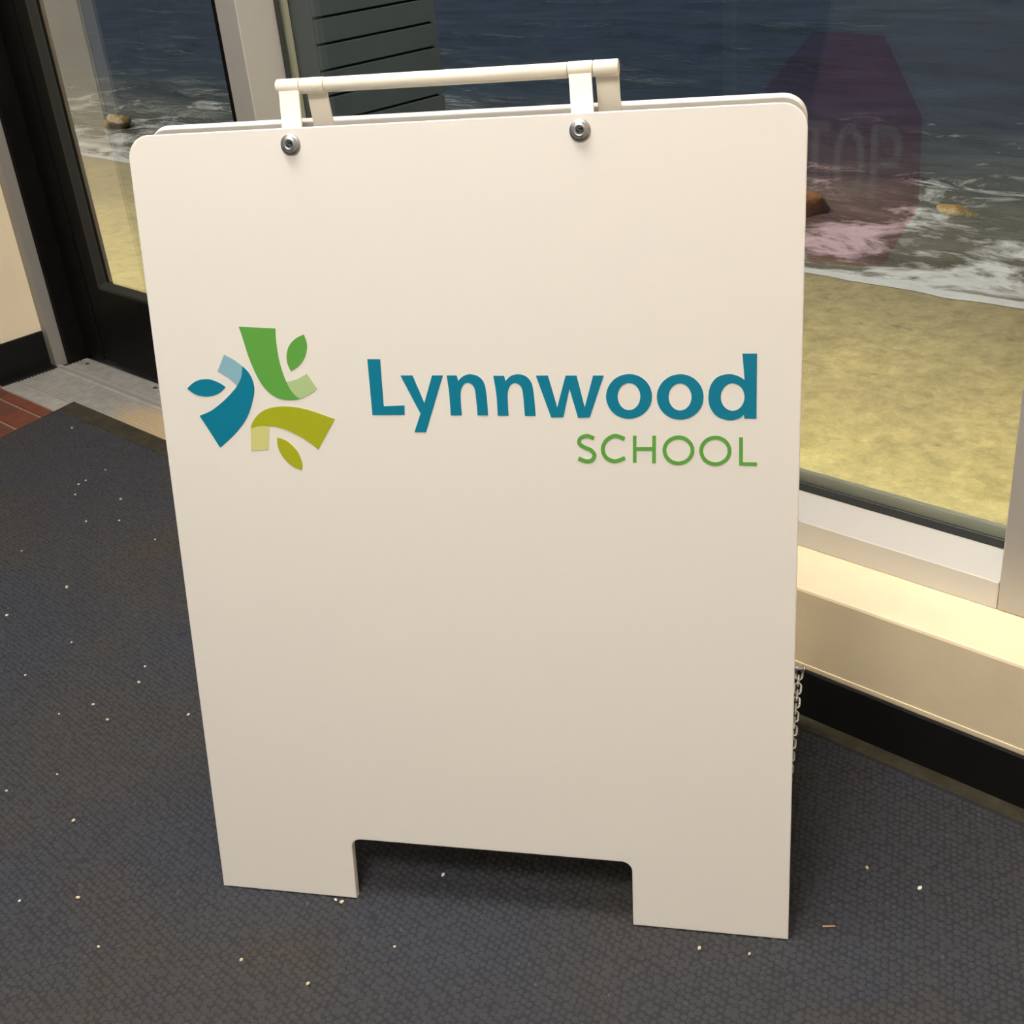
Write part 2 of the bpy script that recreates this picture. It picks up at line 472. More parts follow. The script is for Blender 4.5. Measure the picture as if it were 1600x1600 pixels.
# ---------------------------------------------------------------- outside: return wall of dark planks, foundation
fin = empty('plank_screen', (-1.745, 1.47, -1.40))
tag(fin, 'dark grey screen of narrow horizontal planks outside, beside the mullion', 'plank screen')
box('end_post', (-1.775, 1.285, -1.40), (-1.7225, 1.327, 2.2), M_EXT, fin)
box('backing', (-1.775, 1.327, -1.40), (-1.735, 1.60, 2.2), M_EXTB, fin)
me = None
k = 0
zj = 0.771 - 0.0415 * 20
while zj < 2.15:
    if me is None:
        bm = bm_box(bmesh.new(), (-0.0125, 0, 0), (0, 0.275, 0.0375), 0.001)
        me = bpy.data.meshes.new('plank'); bm.to_mesh(me); bm.free()
    link('plank', me, M_EXT, fin, Vector((-1.7225, 1.3275, zj + 0.002)) - fin.location)
    zj += 0.0415
fnd = box('wall_foundation', (XL - 0.6, 1.16, -1.7), (2.0, 1.34, ZF - 0.012), M_FOUND, bevel=0); tag(fnd, kind='structure')

# ---------------------------------------------------------------- outside: beach
def vnoise(x, y, seed):
    r = np.random.default_rng(seed); T = r.random((256, 256))
    xi = np.floor(x).astype(int); yi = np.floor(y).astype(int); fx = x - xi; fy = y - yi
    fx = fx * fx * (3 - 2 * fx); fy = fy * fy * (3 - 2 * fy)
    g = lambda a, b: T[a % 256, b % 256]
    return (g(xi, yi) * (1 - fx) + g(xi + 1, yi) * fx) * (1 - fy) + (g(xi, yi + 1) * (1 - fx) + g(xi + 1, yi + 1) * fx) * fy - 0.5
def fbm(x, y, seed, octv=4):
    s = 0; a = 1
    for i in range(octv):
        s = s + a * vnoise(x, y, seed + i); x = x * 2.03 + 17.3; y = y * 2.03 + 5.1; a *= 0.5
    return s
def grid_mesh(name, X, Y, Z, material):
    ny, nx = X.shape
    co = np.stack([X, Y, Z], -1).reshape(-1, 3).astype(np.float32)
    idx = np.arange(ny * nx).reshape(ny, nx)
    q = np.stack([idx[:-1, :-1], idx[:-1, 1:], idx[1:, 1:], idx[1:, :-1]], -1).reshape(-1, 4)
    me = bpy.data.meshes.new(name)
    me.vertices.add(len(co)); me.vertices.foreach_set('co', co.ravel())
    me.loops.add(q.size); me.loops.foreach_set('vertex_index', q.ravel().astype(np.int32))
    me.polygons.add(len(q)); me.polygons.foreach_set('loop_start', (np.arange(len(q)) * 4).astype(np.int32))
    me.update(calc_edges=True); me.validate()
    me.polygons.foreach_set('use_smooth', [True] * len(me.polygons))
    return link(name, me, material)
ZS = -1.5
YS = 6.68   # shoreline
def sand_z(X, Y):
    return ZS + np.where(Y < YS, 0.012 * (YS - Y), 0.12 * (YS - Y)) + 0.020 * fbm(X * 0.8, Y * 0.8, 3) + 0.008 * fbm(X * 5, Y * 5, 9, 3)
xs = np.concatenate([np.linspace(-60, -20, 40, endpoint=False), np.linspace(-20, -7.5, 330, endpoint=False), np.linspace(-7.5, -5, 40, endpoint=False), np.linspace(-5, 0.5, 260, endpoint=False), np.linspace(0.5, 20, 30)])
ys = np.concatenate([np.linspace(1.35, 3.8, 20, endpoint=False), np.linspace(3.8, 7.0, 170), np.linspace(7.1, 9, 8)])
X, Y = np.meshgrid(xs, ys)
Z = sand_z(X, Y)
hollows = [(-2.18, 4.95, .035), (-2.02, 4.90, .03), (-1.95, 4.97, .028), (-3.6, 6.30, .04), (-2.75, 5.42, .035), (-2.62, 5.5, .028), (-1.75, 4.5, .03), (-2.3, 4.3, .024), (-8.9, 4.6, .05), (-9.8, 5.3, .045), (-10.4, 4.9, .04), (-3.1, 5.0, .03), (-2.9, 5.75, .035), (-3.4, 5.6, .03), (-2.45, 4.62, .025), (-1.9, 5.3, .03), (-3.2, 6.0, .03), (-2.55, 5.05, .022), (-1.72, 4.75, .025)]
for hx, hy, hr in hollows:
    d2_ = ((X - hx) / (1.5 * hr)) ** 2 + ((Y - hy) / hr) ** 2
    Z -= 0.42 * hr * np.exp(-d2_ * 1.6); Z += 0.10 * hr * np.exp(-(np.sqrt(d2_) - 1.6) ** 2 * 3)

def sand_mat():
    m = bpy.data.materials.new('beach_sand'); m.use_nodes = True
    nt = m.node_tree; b = nt.nodes['Principled BSDF']
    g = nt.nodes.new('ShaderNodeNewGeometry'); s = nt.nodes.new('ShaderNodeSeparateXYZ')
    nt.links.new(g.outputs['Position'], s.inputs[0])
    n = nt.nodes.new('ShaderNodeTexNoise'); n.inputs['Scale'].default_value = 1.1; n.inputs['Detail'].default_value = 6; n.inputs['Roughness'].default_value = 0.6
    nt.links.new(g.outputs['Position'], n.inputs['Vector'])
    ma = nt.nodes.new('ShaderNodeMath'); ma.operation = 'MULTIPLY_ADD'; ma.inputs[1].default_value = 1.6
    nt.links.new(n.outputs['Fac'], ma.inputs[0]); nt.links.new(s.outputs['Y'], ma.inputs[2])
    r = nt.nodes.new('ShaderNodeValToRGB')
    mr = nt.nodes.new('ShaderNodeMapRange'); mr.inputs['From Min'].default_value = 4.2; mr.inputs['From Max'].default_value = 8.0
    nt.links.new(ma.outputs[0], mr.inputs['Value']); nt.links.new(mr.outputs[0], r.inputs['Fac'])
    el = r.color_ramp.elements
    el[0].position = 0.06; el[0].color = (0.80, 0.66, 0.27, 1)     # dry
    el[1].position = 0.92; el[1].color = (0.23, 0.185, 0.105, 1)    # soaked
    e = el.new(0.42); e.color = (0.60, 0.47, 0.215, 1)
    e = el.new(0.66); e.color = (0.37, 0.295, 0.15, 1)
    n2 = nt.nodes.new('ShaderNodeTexNoise'); n2.inputs['Scale'].default_value = 11; n2.inputs['Detail'].default_value = 9; n2.inputs['Roughness'].default_value = 0.78
    nt.links.new(g.outputs['Position'], n2.inputs['Vector'])
    mr2 = nt.nodes.new('ShaderNodeMapRange'); mr2.inputs['From Min'].default_value = 0.3; mr2.inputs['From Max'].default_value = 0.7
    mr2.inputs['To Min'].default_value = 0.62; mr2.inputs['To Max'].default_value = 1.22
    nt.links.new(n2.outputs['Fac'], mr2.inputs['Value'])
    mx = nt.nodes.new('ShaderNodeMix'); mx.data_type = 'RGBA'; mx.blend_type = 'MULTIPLY'; mx.inputs['Factor'].default_value = 1
    nt.links.new(r.outputs['Color'], mx.inputs['A']); nt.links.new(mr2.outputs[0], mx.inputs['B'])
    n4 = nt.nodes.new('ShaderNodeTexNoise'); n4.inputs['Scale'].default_value = 5.5; n4.inputs['Detail'].default_value = 3
    mp4 = nt.nodes.new('ShaderNodeMapping'); mp4.inputs['Scale'].default_value = (0.8, 1.3, 1.0); mp4.inputs['Location'].default_value = (3.1, 1.7, 0)
    nt.links.new(g.outputs['Position'], mp4.inputs['Vector']); nt.links.new(mp4.outputs[0], n4.inputs['Vector'])
    sp = nt.nodes.new('ShaderNodeMapRange'); sp.inputs['From Min'].default_value = 0.70; sp.inputs['From Max'].default_value = 0.75; sp.inputs['To Max'].default_value = 0.7
    nt.links.new(n4.outputs['Fac'], sp.inputs['Value'])
    mx4 = nt.nodes.new('ShaderNodeMix'); mx4.data_type = 'RGBA'; mx4.inputs['B'].default_value = (0.17, 0.13, 0.07, 1)   # scraps of weed and shell
    nt.links.new(sp.outputs[0], mx4.inputs['Factor']); nt.links.new(mx.outputs['Result'], mx4.inputs['A'])
    nt.links.new(mx4.outputs['Result'], b.inputs['Base Color'])
    b.inputs['Roughness'].default_value = 0.75; b.inputs['Specular IOR Level'].default_value = 0.2
    bp = nt.nodes.new('ShaderNodeBump'); bp.inputs['Strength'].default_value = 0.5; bp.inputs['Distance'].default_value = 0.05
    nt.links.new(n2.outputs['Fac'], bp.inputs['Height']); nt.links.new(bp.outputs['Normal'], b.inputs['Normal'])
    return m
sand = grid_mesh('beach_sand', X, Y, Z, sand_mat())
tag(sand, 'yellow beach sand outside the windows, wet towards the water', 'sand', kind='stuff')

def sea_mat():
    m = bpy.data.materials.new('sea_water'); m.use_nodes = True
    nt = m.node_tree; b = nt.nodes['Principled BSDF']
    g = nt.nodes.new('ShaderNodeNewGeometry'); s = nt.nodes.new('ShaderNodeSeparateXYZ')
    nt.links.new(g.outputs['Position'], s.inputs[0])
    mp = nt.nodes.new('ShaderNodeMapping'); mp.inputs['Scale'].default_value = (0.55, 1.0, 1.0)
    nt.links.new(g.outputs['Position'], mp.inputs['Vector'])
    n = nt.nodes.new('ShaderNodeTexNoise'); n.inputs['Scale'].default_value = 2.1; n.inputs['Detail'].default_value = 10; n.inputs['Roughness'].default_value = 0.74; n.inputs['Distortion'].default_value = 0.6
    nt.links.new(mp.outputs[0], n.inputs['Vector'])
    dist = nt.nodes.new('ShaderNodeMapRange'); dist.inputs['From Min'].default_value = 6.7; dist.inputs['From Max'].default_value = 13.0
    dist.inputs['To Min'].default_value = 0.035; dist.inputs['To Max'].default_value = -0.32
    nt.links.new(s.outputs['Y'], dist.inputs['Value'])
    ad = nt.nodes.new('ShaderNodeMath'); ad.operation = 'ADD'
    nt.links.new(dist.outputs[0], ad.inputs[0]); nt.links.new(n.outputs['Fac'], ad.inputs[1])
    foam = nt.nodes.new('ShaderNodeMapRange'); foam.inputs['From Min'].default_value = 0.455; foam.inputs['From Max'].default_value = 0.575
    at = nt.nodes.new('ShaderNodeAttribute'); at.attribute_name = 'swash'
    ad3 = nt.nodes.new('ShaderNodeMath'); ad3.operation = 'ADD'
    nt.links.new(ad.outputs[0], ad3.inputs[0]); nt.links.new(at.outputs['Fac'], ad3.inputs[1])
    nt.links.new(ad3.outputs[0], foam.inputs['Value'])
    wc = nt.nodes.new('ShaderNodeValToRGB')
    mr = nt.nodes.new('ShaderNodeMapRange'); mr.inputs['From Min'].default_value = 6.7; mr.inputs['From Max'].default_value = 14
    nt.links.new(s.outputs['Y'], mr.inputs['Value']); nt.links.new(mr.outputs[0], wc.inputs['Fac'])
    el = wc.color_ramp.elements
    el[0].position = 0; el[0].color = (0.115, 0.10, 0.068, 1)
    el[1].position = 1.0; el[1].color = (0.009, 0.0165, 0.034, 1)
    e = el.new(0.30); e.color = (0.055, 0.058, 0.055, 1)
    e = el.new(0.55); e.color = (0.017, 0.025, 0.040, 1)
    mp2 = nt.nodes.new('ShaderNodeMapping'); mp2.inputs['Scale'].default_value = (0.35, 1.0, 1.0)
    nt.links.new(g.outputs['Position'], mp2.inputs['Vector'])
    n2 = nt.nodes.new('ShaderNodeTexNoise'); n2.inputs['Scale'].default_value = 2.2; n2.inputs['Detail'].default_value = 8; n2.inputs['Roughness'].default_value = 0.6
    nt.links.new(mp2.outputs[0], n2.inputs['Vector'])
    mr2 = nt.nodes.new('ShaderNodeMapRange'); mr2.inputs['From Min'].default_value = 0.3; mr2.inputs['From Max'].default_value = 0.7
    mr2.inputs['To Min'].default_value = 0.55; mr2.inputs['To Max'].default_value = 1.5
    nt.links.new(n2.outputs['Fac'], mr2.inputs['Value'])
    mu = nt.nodes.new('ShaderNodeMix'); mu.data_type = 'RGBA'; mu.blend_type = 'MULTIPLY'; mu.inputs['Factor'].default_value = 1
    nt.links.new(wc.outputs['Color'], mu.inputs['A']); nt.links.new(mr2.outputs[0], mu.inputs['B'])
    mx = nt.nodes.new('ShaderNodeMix'); mx.data_type = 'RGBA'; mx.inputs['B'].default_value = (0.43, 0.42, 0.43, 1)
    nt.links.new(mu.outputs['Result'], mx.inputs['A']); nt.links.new(foam.outputs[0], mx.inputs['Factor'])
    nt.links.new(mx.outputs['Result'], b.inputs['Base Color'])
    ro = nt.nodes.new('ShaderNodeMapRange'); ro.inputs['To Min'].default_value = 0.22; ro.inputs['To Max'].default_value = 0.9
    nt.links.new(foam.outputs[0], ro.inputs['Value']); nt.links.new(ro.outputs[0], b.inputs['Roughness'])
    b.inputs['IOR'].default_value = 1.33; b.inputs['Specular IOR Level'].default_value = 0.3
    bp = nt.nodes.new('ShaderNodeBump'); bp.inputs['Strength'].default_value = 0.8; bp.inputs['Distance'].default_value = 0.15
    nt.links.new(n2.outputs['Fac'], bp.inputs['Height']); nt.links.new(bp.outputs['Normal'], b.inputs['Normal'])
    return m
t = np.linspace(0, 1, 380)
yy = 5.5 * t ** 1.35 + 600 * t ** 6
sx = np.linspace(0, 1, 420)
T, SX = np.meshgrid(yy, sx, indexing='ij')
Yb = YS + T
X = (-3.3 * Yb - 3) + SX * (3.9 * Yb + 4)
edge = 0.10 * fbm(X * 0.7, X * 0 + 3.3, 21, 4)
Y = Yb + edge * np.exp(-T / 1.0)
swell = np.clip(T / 2.0, 0, 1)
Z = sand_z(X, Y) * np.exp(-T / 0.25) + (ZS + 0.005) * (1 - np.exp(-T / 0.25))
Z = np.maximum(Z, ZS - 0.01) + 0.003 + 0.010 * (1 - np.exp(-T / 0.10)) * np.exp(-T / 0.5)
Z += swell * (0.16 * fbm(X * 0.22, Y * 0.75, 31, 3) + 0.07 * fbm(X * 0.9, Y * 2.2, 41, 3)) * np.exp(-T / 60)
Z += 0.02 * fbm(X * 2.5, Y * 4.5, 51, 3) * np.clip(T / 0.3, 0, 1) * np.exp(-T / 15)
sea = grid_mesh('sea', X, Y, Z, sea_mat())
sw = sea.data.attributes.new('swash', 'FLOAT', 'POINT')
sw.data.foreach_set('value', (0.5 * np.exp(-(T / 0.07) ** 2)).astype(np.float32).ravel())
tag(sea, 'dark blue-grey sea with foam breaking on the sand', 'sea', kind='stuff')

def stroke2(pts, hw):
    L, Rr = [], []
    for i, p in enumerate(pts):
        a = Vector(pts[max(i - 1, 0)]); b_ = Vector(pts[min(i + 1, len(pts) - 1)])
        d = (b_ - a).normalized(); n = Vector((-d.y, d.x))
        L.append(tuple(Vector(p) + n * hw)); Rr.append(tuple(Vector(p) - n * hw))
    return L + Rr[::-1]
def rock(name, label, c, r, seed):
    bm = bmesh.new()
    bmesh.ops.create_icosphere(bm, subdivisions=3, radius=1.0)
    rr = random.Random(seed); ph = [rr.uniform(0, 6) for _ in range(6)]
    for v in bm.verts:
        p = v.co
        k = 1 + 0.18 * math.sin(3.1 * p.x + ph[0]) * math.sin(2.7 * p.y + ph[1]) + 0.12 * math.sin(6 * p.z + 4 * p.x + ph[2]) + 0.06 * math.sin(11 * p.y + 9 * p.x + ph[3])
        v.co = Vector((c[0] + p.x * k * r[0], c[1] + p.y * k * r[1], c[2] + p.z * k * r[2]))
    o = from_bm(name, bm, M_ROCK, smooth=True)
    return tag(o, label, 'rock', 'rocks in the surf')
rock('surf_rock', 'small orange-brown rock in the surf, seen through the door glass', (-14.60, 7.95, -1.49), (0.19, 0.13, 0.105), 1)
rock('surf_rock', 'orange-brown rock in the surf, just right of the white board', (-4.78, 7.85, -1.47), (0.24, 0.15, 0.13), 2)
rock('surf_rock', 'low kelp-brown rock awash in the foam near the right edge', (-3.75, 8.25, -1.565), (0.42, 0.16, 0.13), 3)

# ---------------------------------------------------------------- stop sign in the glass, flattened to an added decal on the big window
dec = empty('flat_stop_sign', (-0.71, 1.2528, 0.645))
tag(dec, 'faint dark red translucent octagonal stop sign, flattened to a decal on the large window', 'decal')
gp = lambda a, b_, d: Vector((a, d, b_))
oct_ = [(-0.747, 0.778), (-0.662, 0.7745), (-0.6138, 0.694), (-0.6115, 0.600), (-0.649, 0.527), (-0.742, 0.518), (-0.806, 0.610), (-0.8079, 0.7151)]
from_bm('film', bm_plate(bmesh.new(), oct_, [], gp, 1.2534, 1.2530), M_FILM, dec)
def bar(x0, z0, x1, z1): return [(x0, z0), (x1, z0), (x1, z1), (x0, z1)]
lw = 0.009; z0, z1 = 0.598, 0.684
cS = -0.7795
S_pts = [(cS + 0.011, z1 - 0.012)] + [(cS + 0.0125 * math.cos(math.radians(a)), z1 - 0.024 + 0.0195 * math.sin(math.radians(a))) for a in range(60, 271, 30)] + \
        [(cS + 0.0125 * math.cos(math.radians(a)), z0 + 0.0240 + 0.0195 * math.sin(math.radians(a))) for a in range(60, -121, -30)] + [(cS - 0.012, z0 + 0.014)]
def ellp(cx, cz, rx, rz, n=28): return [(cx + rx * math.cos(i * 2 * math.pi / n), cz + rz * math.sin(i * 2 * math.pi / n)) for i in range(n)]
T_poly = [(-0.758, z1), (-0.722, z1), (-0.722, z1 - lw * 1.3), (-0.7355, z1 - lw * 1.3), (-0.7355, z0), (-0.7445, z0), (-0.7445, z1 - lw * 1.3), (-0.758, z1 - lw * 1.3)]
P_poly = [(-0.671, z0), (-0.671, z1)] + [(-0.650 + 0.0165 * math.cos(math.radians(a)), z1 - 0.0235 + 0.0235 * math.sin(math.radians(a))) for a in range(90, -91, -15)] + [(-0.662, z1 - 0.047), (-0.662, z0)]
P_hole = [(-0.662, z1 - 0.011), (-0.662, z1 - 0.036)] + [(-0.651 + 0.0085 * math.cos(math.radians(a)), z1 - 0.0235 + 0.0125 * math.sin(math.radians(a))) for a in range(-90, 91, 20)]
for nm, o_, h_ in (('letter_s', stroke2(S_pts, lw / 2), []), ('letter_t', T_poly, []), ('letter_o', ellp(-0.697, 0.641, 0.0195, 0.043), [ellp(-0.697, 0.641, 0.0105, 0.031)]), ('letter_p', P_poly, [P_hole])):
    from_bm(nm, bm_plate(bmesh.new(), o_, h_, gp, 1.2529, 1.2526), M_FILMW, dec)

# ================================================================= ENTRANCE MAT
def matte_fibre(name, base, blue, brown):
    m = bpy.data.materials.new(name); m.use_nodes = True
    nt = m.node_tree; b = nt.nodes['Principled BSDF']
    g = nt.nodes.new('ShaderNodeNewGeometry')
    def noise(sc, det=5):
        n = nt.nodes.new('ShaderNodeTexNoise'); n.inputs['Scale'].default_value = sc; n.inputs['Detail'].default_value = det
        nt.links.new(g.outputs['Position'], n.inputs['Vector']); return n.outputs['Fac']
    def rng_(v, a, b_, c=0.0, d=1.0):
        r = nt.nodes.new('ShaderNodeMapRange'); r.inputs['From Min'].default_value = a; r.inputs['From Max'].default_value = b_
        r.inputs['To Min'].default_value = c; r.inputs['To Max'].default_value = d
        nt.links.new(v, r.inputs['Value']); return r.outputs[0]
    def mix(fac, A, Bc, blend='MIX'):
        mx = nt.nodes.new('ShaderNodeMix'); mx.data_type = 'RGBA'; mx.blend_type = blend
        nt.links.new(fac, mx.inputs['Factor'])
        if isinstance(A, tuple): mx.inputs['A'].default_value = (*A, 1)
        else: nt.links.new(A, mx.inputs['A'])
        if isinstance(Bc, tuple): mx.inputs['B'].default_value = (*Bc, 1)
        else: nt.links.new(Bc, mx.inputs['B'])
        return mx.outputs['Result']
    c = mix(rng_(noise(3.0), 0.38, 0.62), base, blue)
    c = mix(rng_(noise(5.0, 7), 0.52, 0.75, 0, 0.75), c, brown)
    c = mix(rng_(noise(140, 3), 0.66, 0.80, 0, 0.55), c, (0.16, 0.14, 0.11))   # lint and grit
    nt.links.new(c, b.inputs['Base Color'])
    b.inputs['Roughness'].default_value = 0.9; b.inputs['Specular IOR Level'].default_value = 0.15
    n = nt.nodes.new('ShaderNodeTexNoise'); n.inputs['Scale'].default_value = 500
    nt.links.new(g.outputs['Position'], n.inputs['Vector'])
    bp = nt.nodes.new('ShaderNodeBump'); bp.inputs['Strength'].default_value = 0.5; bp.inputs['Distance'].default_value = 0.0015
    nt.links.new(n.outputs['Fac'], bp.inputs['Height']); nt.links.new(bp.outputs['Normal'], b.inputs['Normal'])
    return m
M_NUB = matte_fibre('charcoal_mat_pile', (0.060, 0.059, 0.060), (0.053, 0.056, 0.068), (0.070, 0.059, 0.048))
M_MATBASE = matte_fibre('charcoal_mat_ground', (0.040, 0.0395, 0.040), (0.035, 0.037, 0.046), (0.047, 0.040, 0.033))
rug = empty('entrance_mat', (-1.0, 0.3, ZF + 0.003))
tag(rug, 'large charcoal waffle entrance mat with an olive rubber edge', 'mat')
def left_edge(y): return -2.496 + (1.0995 - y) * 0.2235
outer = [(left_edge(-1.6), -1.6), (1.2, -1.6), (1.2, 1.0865), (-1.74, 1.0865), (-1.80, 1.0990), (-2.496, 1.0995)]
inner_y = lambda x: 1.0525 if x < -1.9 else 1.0640
inner = [(left_edge(-1.6) + 0.006, -1.6), (1.2, -1.6), (1.2, 1.0640), (-1.74, 1.0640), (-1.80, 1.0560), (left_edge(1.0525) + 0.006, 1.0525)]
up = lambda a, b_, d: Vector((a, b_, d))
from_bm('rubber_border', bm_plate(bmesh.new(), outer, [], up, ZF + 0.003, -0.0022), M_OLIVEB, rug)
from_bm('mat_ground', bm_plate(bmesh.new(), inner, [], up, -0.0030, -0.0008), M_MATBASE, rug)
# waffle nubs: tens of thousands, one joined part
P = 0.0074
gx, gy = np.meshgrid(np.arange(-2.6, 0.6, P), np.arange(-0.35, 1.06, P))
gx = gx + ((np.arange(gx.shape[0]) % 2) * P / 2)[:, None]
gx = gx.ravel(); gy = gy.ravel()
keep = (gx > -2.496 + (1.0995 - gy) * 0.2235 + 0.010) & (gy < np.where(gx < -1.78, 1.0500, 1.0615))
C3 = np.stack([gx, gy, np.zeros_like(gx) - 0.97], -1)
Rm = np.array([RIGHT, DOWN, FWD])
cc = C3 @ Rm.T
px = cc[:, 0] / np.maximum(cc[:, 2], 1e-3) * 1904.22 + 800
py = cc[:, 1] / np.maximum(cc[:, 2], 1e-3) * 1904.22 + 800
keep &= (cc[:, 2] > 0.1) & (px > -420) & (px < 2020) & (py < 2020)
gx = gx[keep]; gy = gy[keep]; N = len(gx)
jx = rng.normal(0, 0.0007, N); jy = rng.normal(0, 0.0007, N)
hh = 0.0021 + rng.normal(0, 0.0006, N)
th = rng.uniform(0, 1.0, N)
rb = 0.0041 + rng.normal(0, 0.0004, N); rt = 0.0014 + rng.normal(0, 0.0004, N)
NS = 6
ang = np.arange(NS) * 2 * math.pi / NS
co = np.zeros((N, 2 * NS, 3), np.float32)
for k in range(NS):
    ca, sa = np.cos(ang[k] + th), np.sin(ang[k] + th)
    co[:, k, 0] = gx + jx + ca * rb; co[:, k, 1] = gy + jy + sa * rb; co[:, k, 2] = -0.0011
    co[:, NS + k, 0] = gx + jx + ca * rt; co[:, NS + k, 1] = gy + jy + sa * rt; co[:, NS + k, 2] = -0.0011 + hh
co -= np.array([*rug.location], np.float32)
fq = np.array([[k, (k + 1) % NS, NS + (k + 1) % NS, NS + k] for k in range(NS)] + [[NS, NS + 1, NS + 2, NS + 3], [NS, NS + 3, NS + 4, NS + 5]])
q = (np.arange(N)[:, None, None] * (2 * NS) + fq[None]).reshape(-1, 4)
me = bpy.data.meshes.new('waffle_nubs')
me.vertices.add(N * 2 * NS); me.vertices.foreach_set('co', co.ravel())
me.loops.add(q.size); me.loops.foreach_set('vertex_index', q.ravel().astype(np.int32))
me.polygons.add(len(q)); me.polygons.foreach_set('loop_start', (np.arange(len(q)) * 4).astype(np.int32))
me.update(calc_edges=True); me.validate()
me.polygons.foreach_set('use_smooth', [True] * len(me.polygons))
nub = link('waffle_nubs', me, M_NUB, rug); tag(nub, kind='stuff')

# ================================================================= SANDWICH BOARD
B0 = Vector((-0.9771076, 0.4476800, 0.0012))
ANG, TILT = 0.5489866, 0.2002673
WID, HGT = 0.60964, 0.79373
E_ = Vector((math.cos(ANG), math.sin(ANG), 0))
N_ = Vector((-E_.y, E_.x, 0))
U_ = Vector((0, 0, math.cos(TILT))) + N_ * math.sin(TILT)
MN = E_.cross(U_)                                  # outward normal of the front face
def fp(u, v, d=0.0): return B0 + E_ * u + U_ * v + MN * d
UR = Vector((0, 0, math.cos(TILT))) - N_ * math.sin(TILT)
RN = N_ * math.cos(TILT) + Vector((0, 0, math.sin(TILT)))
R0 = fp(0, HGT) + N_ * 0.045 - UR * HGT
def rp(u, v, d=0.0): return R0 + E_ * u + UR * v + RN * d
TH = 0.0095

board = empty('sandwich_board', B0 + E_ * (WID / 2) + N_ * 0.18)
tag(board, 'white folding sandwich board with blue and green school logo, standing on the mat', 'sandwich board')
def panel_outline(w, h):
    r = 0.0215; q = 0.0105
    o = [(0, 0), (0.1555, 0), (0.1555, 0.073 - q)]
    o += [(0.1555 + q - q * math.cos(math.radians(a)), 0.073 - q + q * math.sin(math.radians(a))) for a in range(15, 91, 15)]
    o += [(0.4545 - q + q * math.sin(math.radians(a)), 0.073 - q + q * math.cos(math.radians(a))) for a in range(0, 91, 15)]
    o += [(0.4545, 0), (w, 0), (w, h - r)]
    o += arc(w - r, h - r, r, 8, 90, 8) + arc(r, h - r, r, 90, 172, 8) + [(0, h - r)]
    return o
def panel(name, place, sgn):
    bm = bmesh.new()
    o = panel_outline(WID, HGT)
    vs = [bm.verts.new(place(a, b_, 0.0)) for a, b_ in o]
    f = bm.faces.new(vs)
    r = bmesh.ops.extrude_face_region(bm, geom=[f])
    nv = [v for v in r['geom'] if isinstance(v, bmesh.types.BMVert)]
    ax = (place(0, 0, 1) - place(0, 0, 0))
    bmesh.ops.translate(bm, verts=nv, vec=ax * (-TH))
    bmesh.ops.recalc_face_normals(bm, faces=bm.faces[:])
    rim = [e for e in bm.edges if len(e.link_faces) == 2 and any(len(f.verts) > 10 for f in e.link_faces)]
    bmesh.ops.bevel(bm, geom=rim, offset=0.0011, segments=2, affect='EDGES', profile=0.5)
    return from_bm(name, bm, M_PANEL, board)
front = panel('front_panel', fp, 1)
rear = panel('rear_panel', rp, 1)

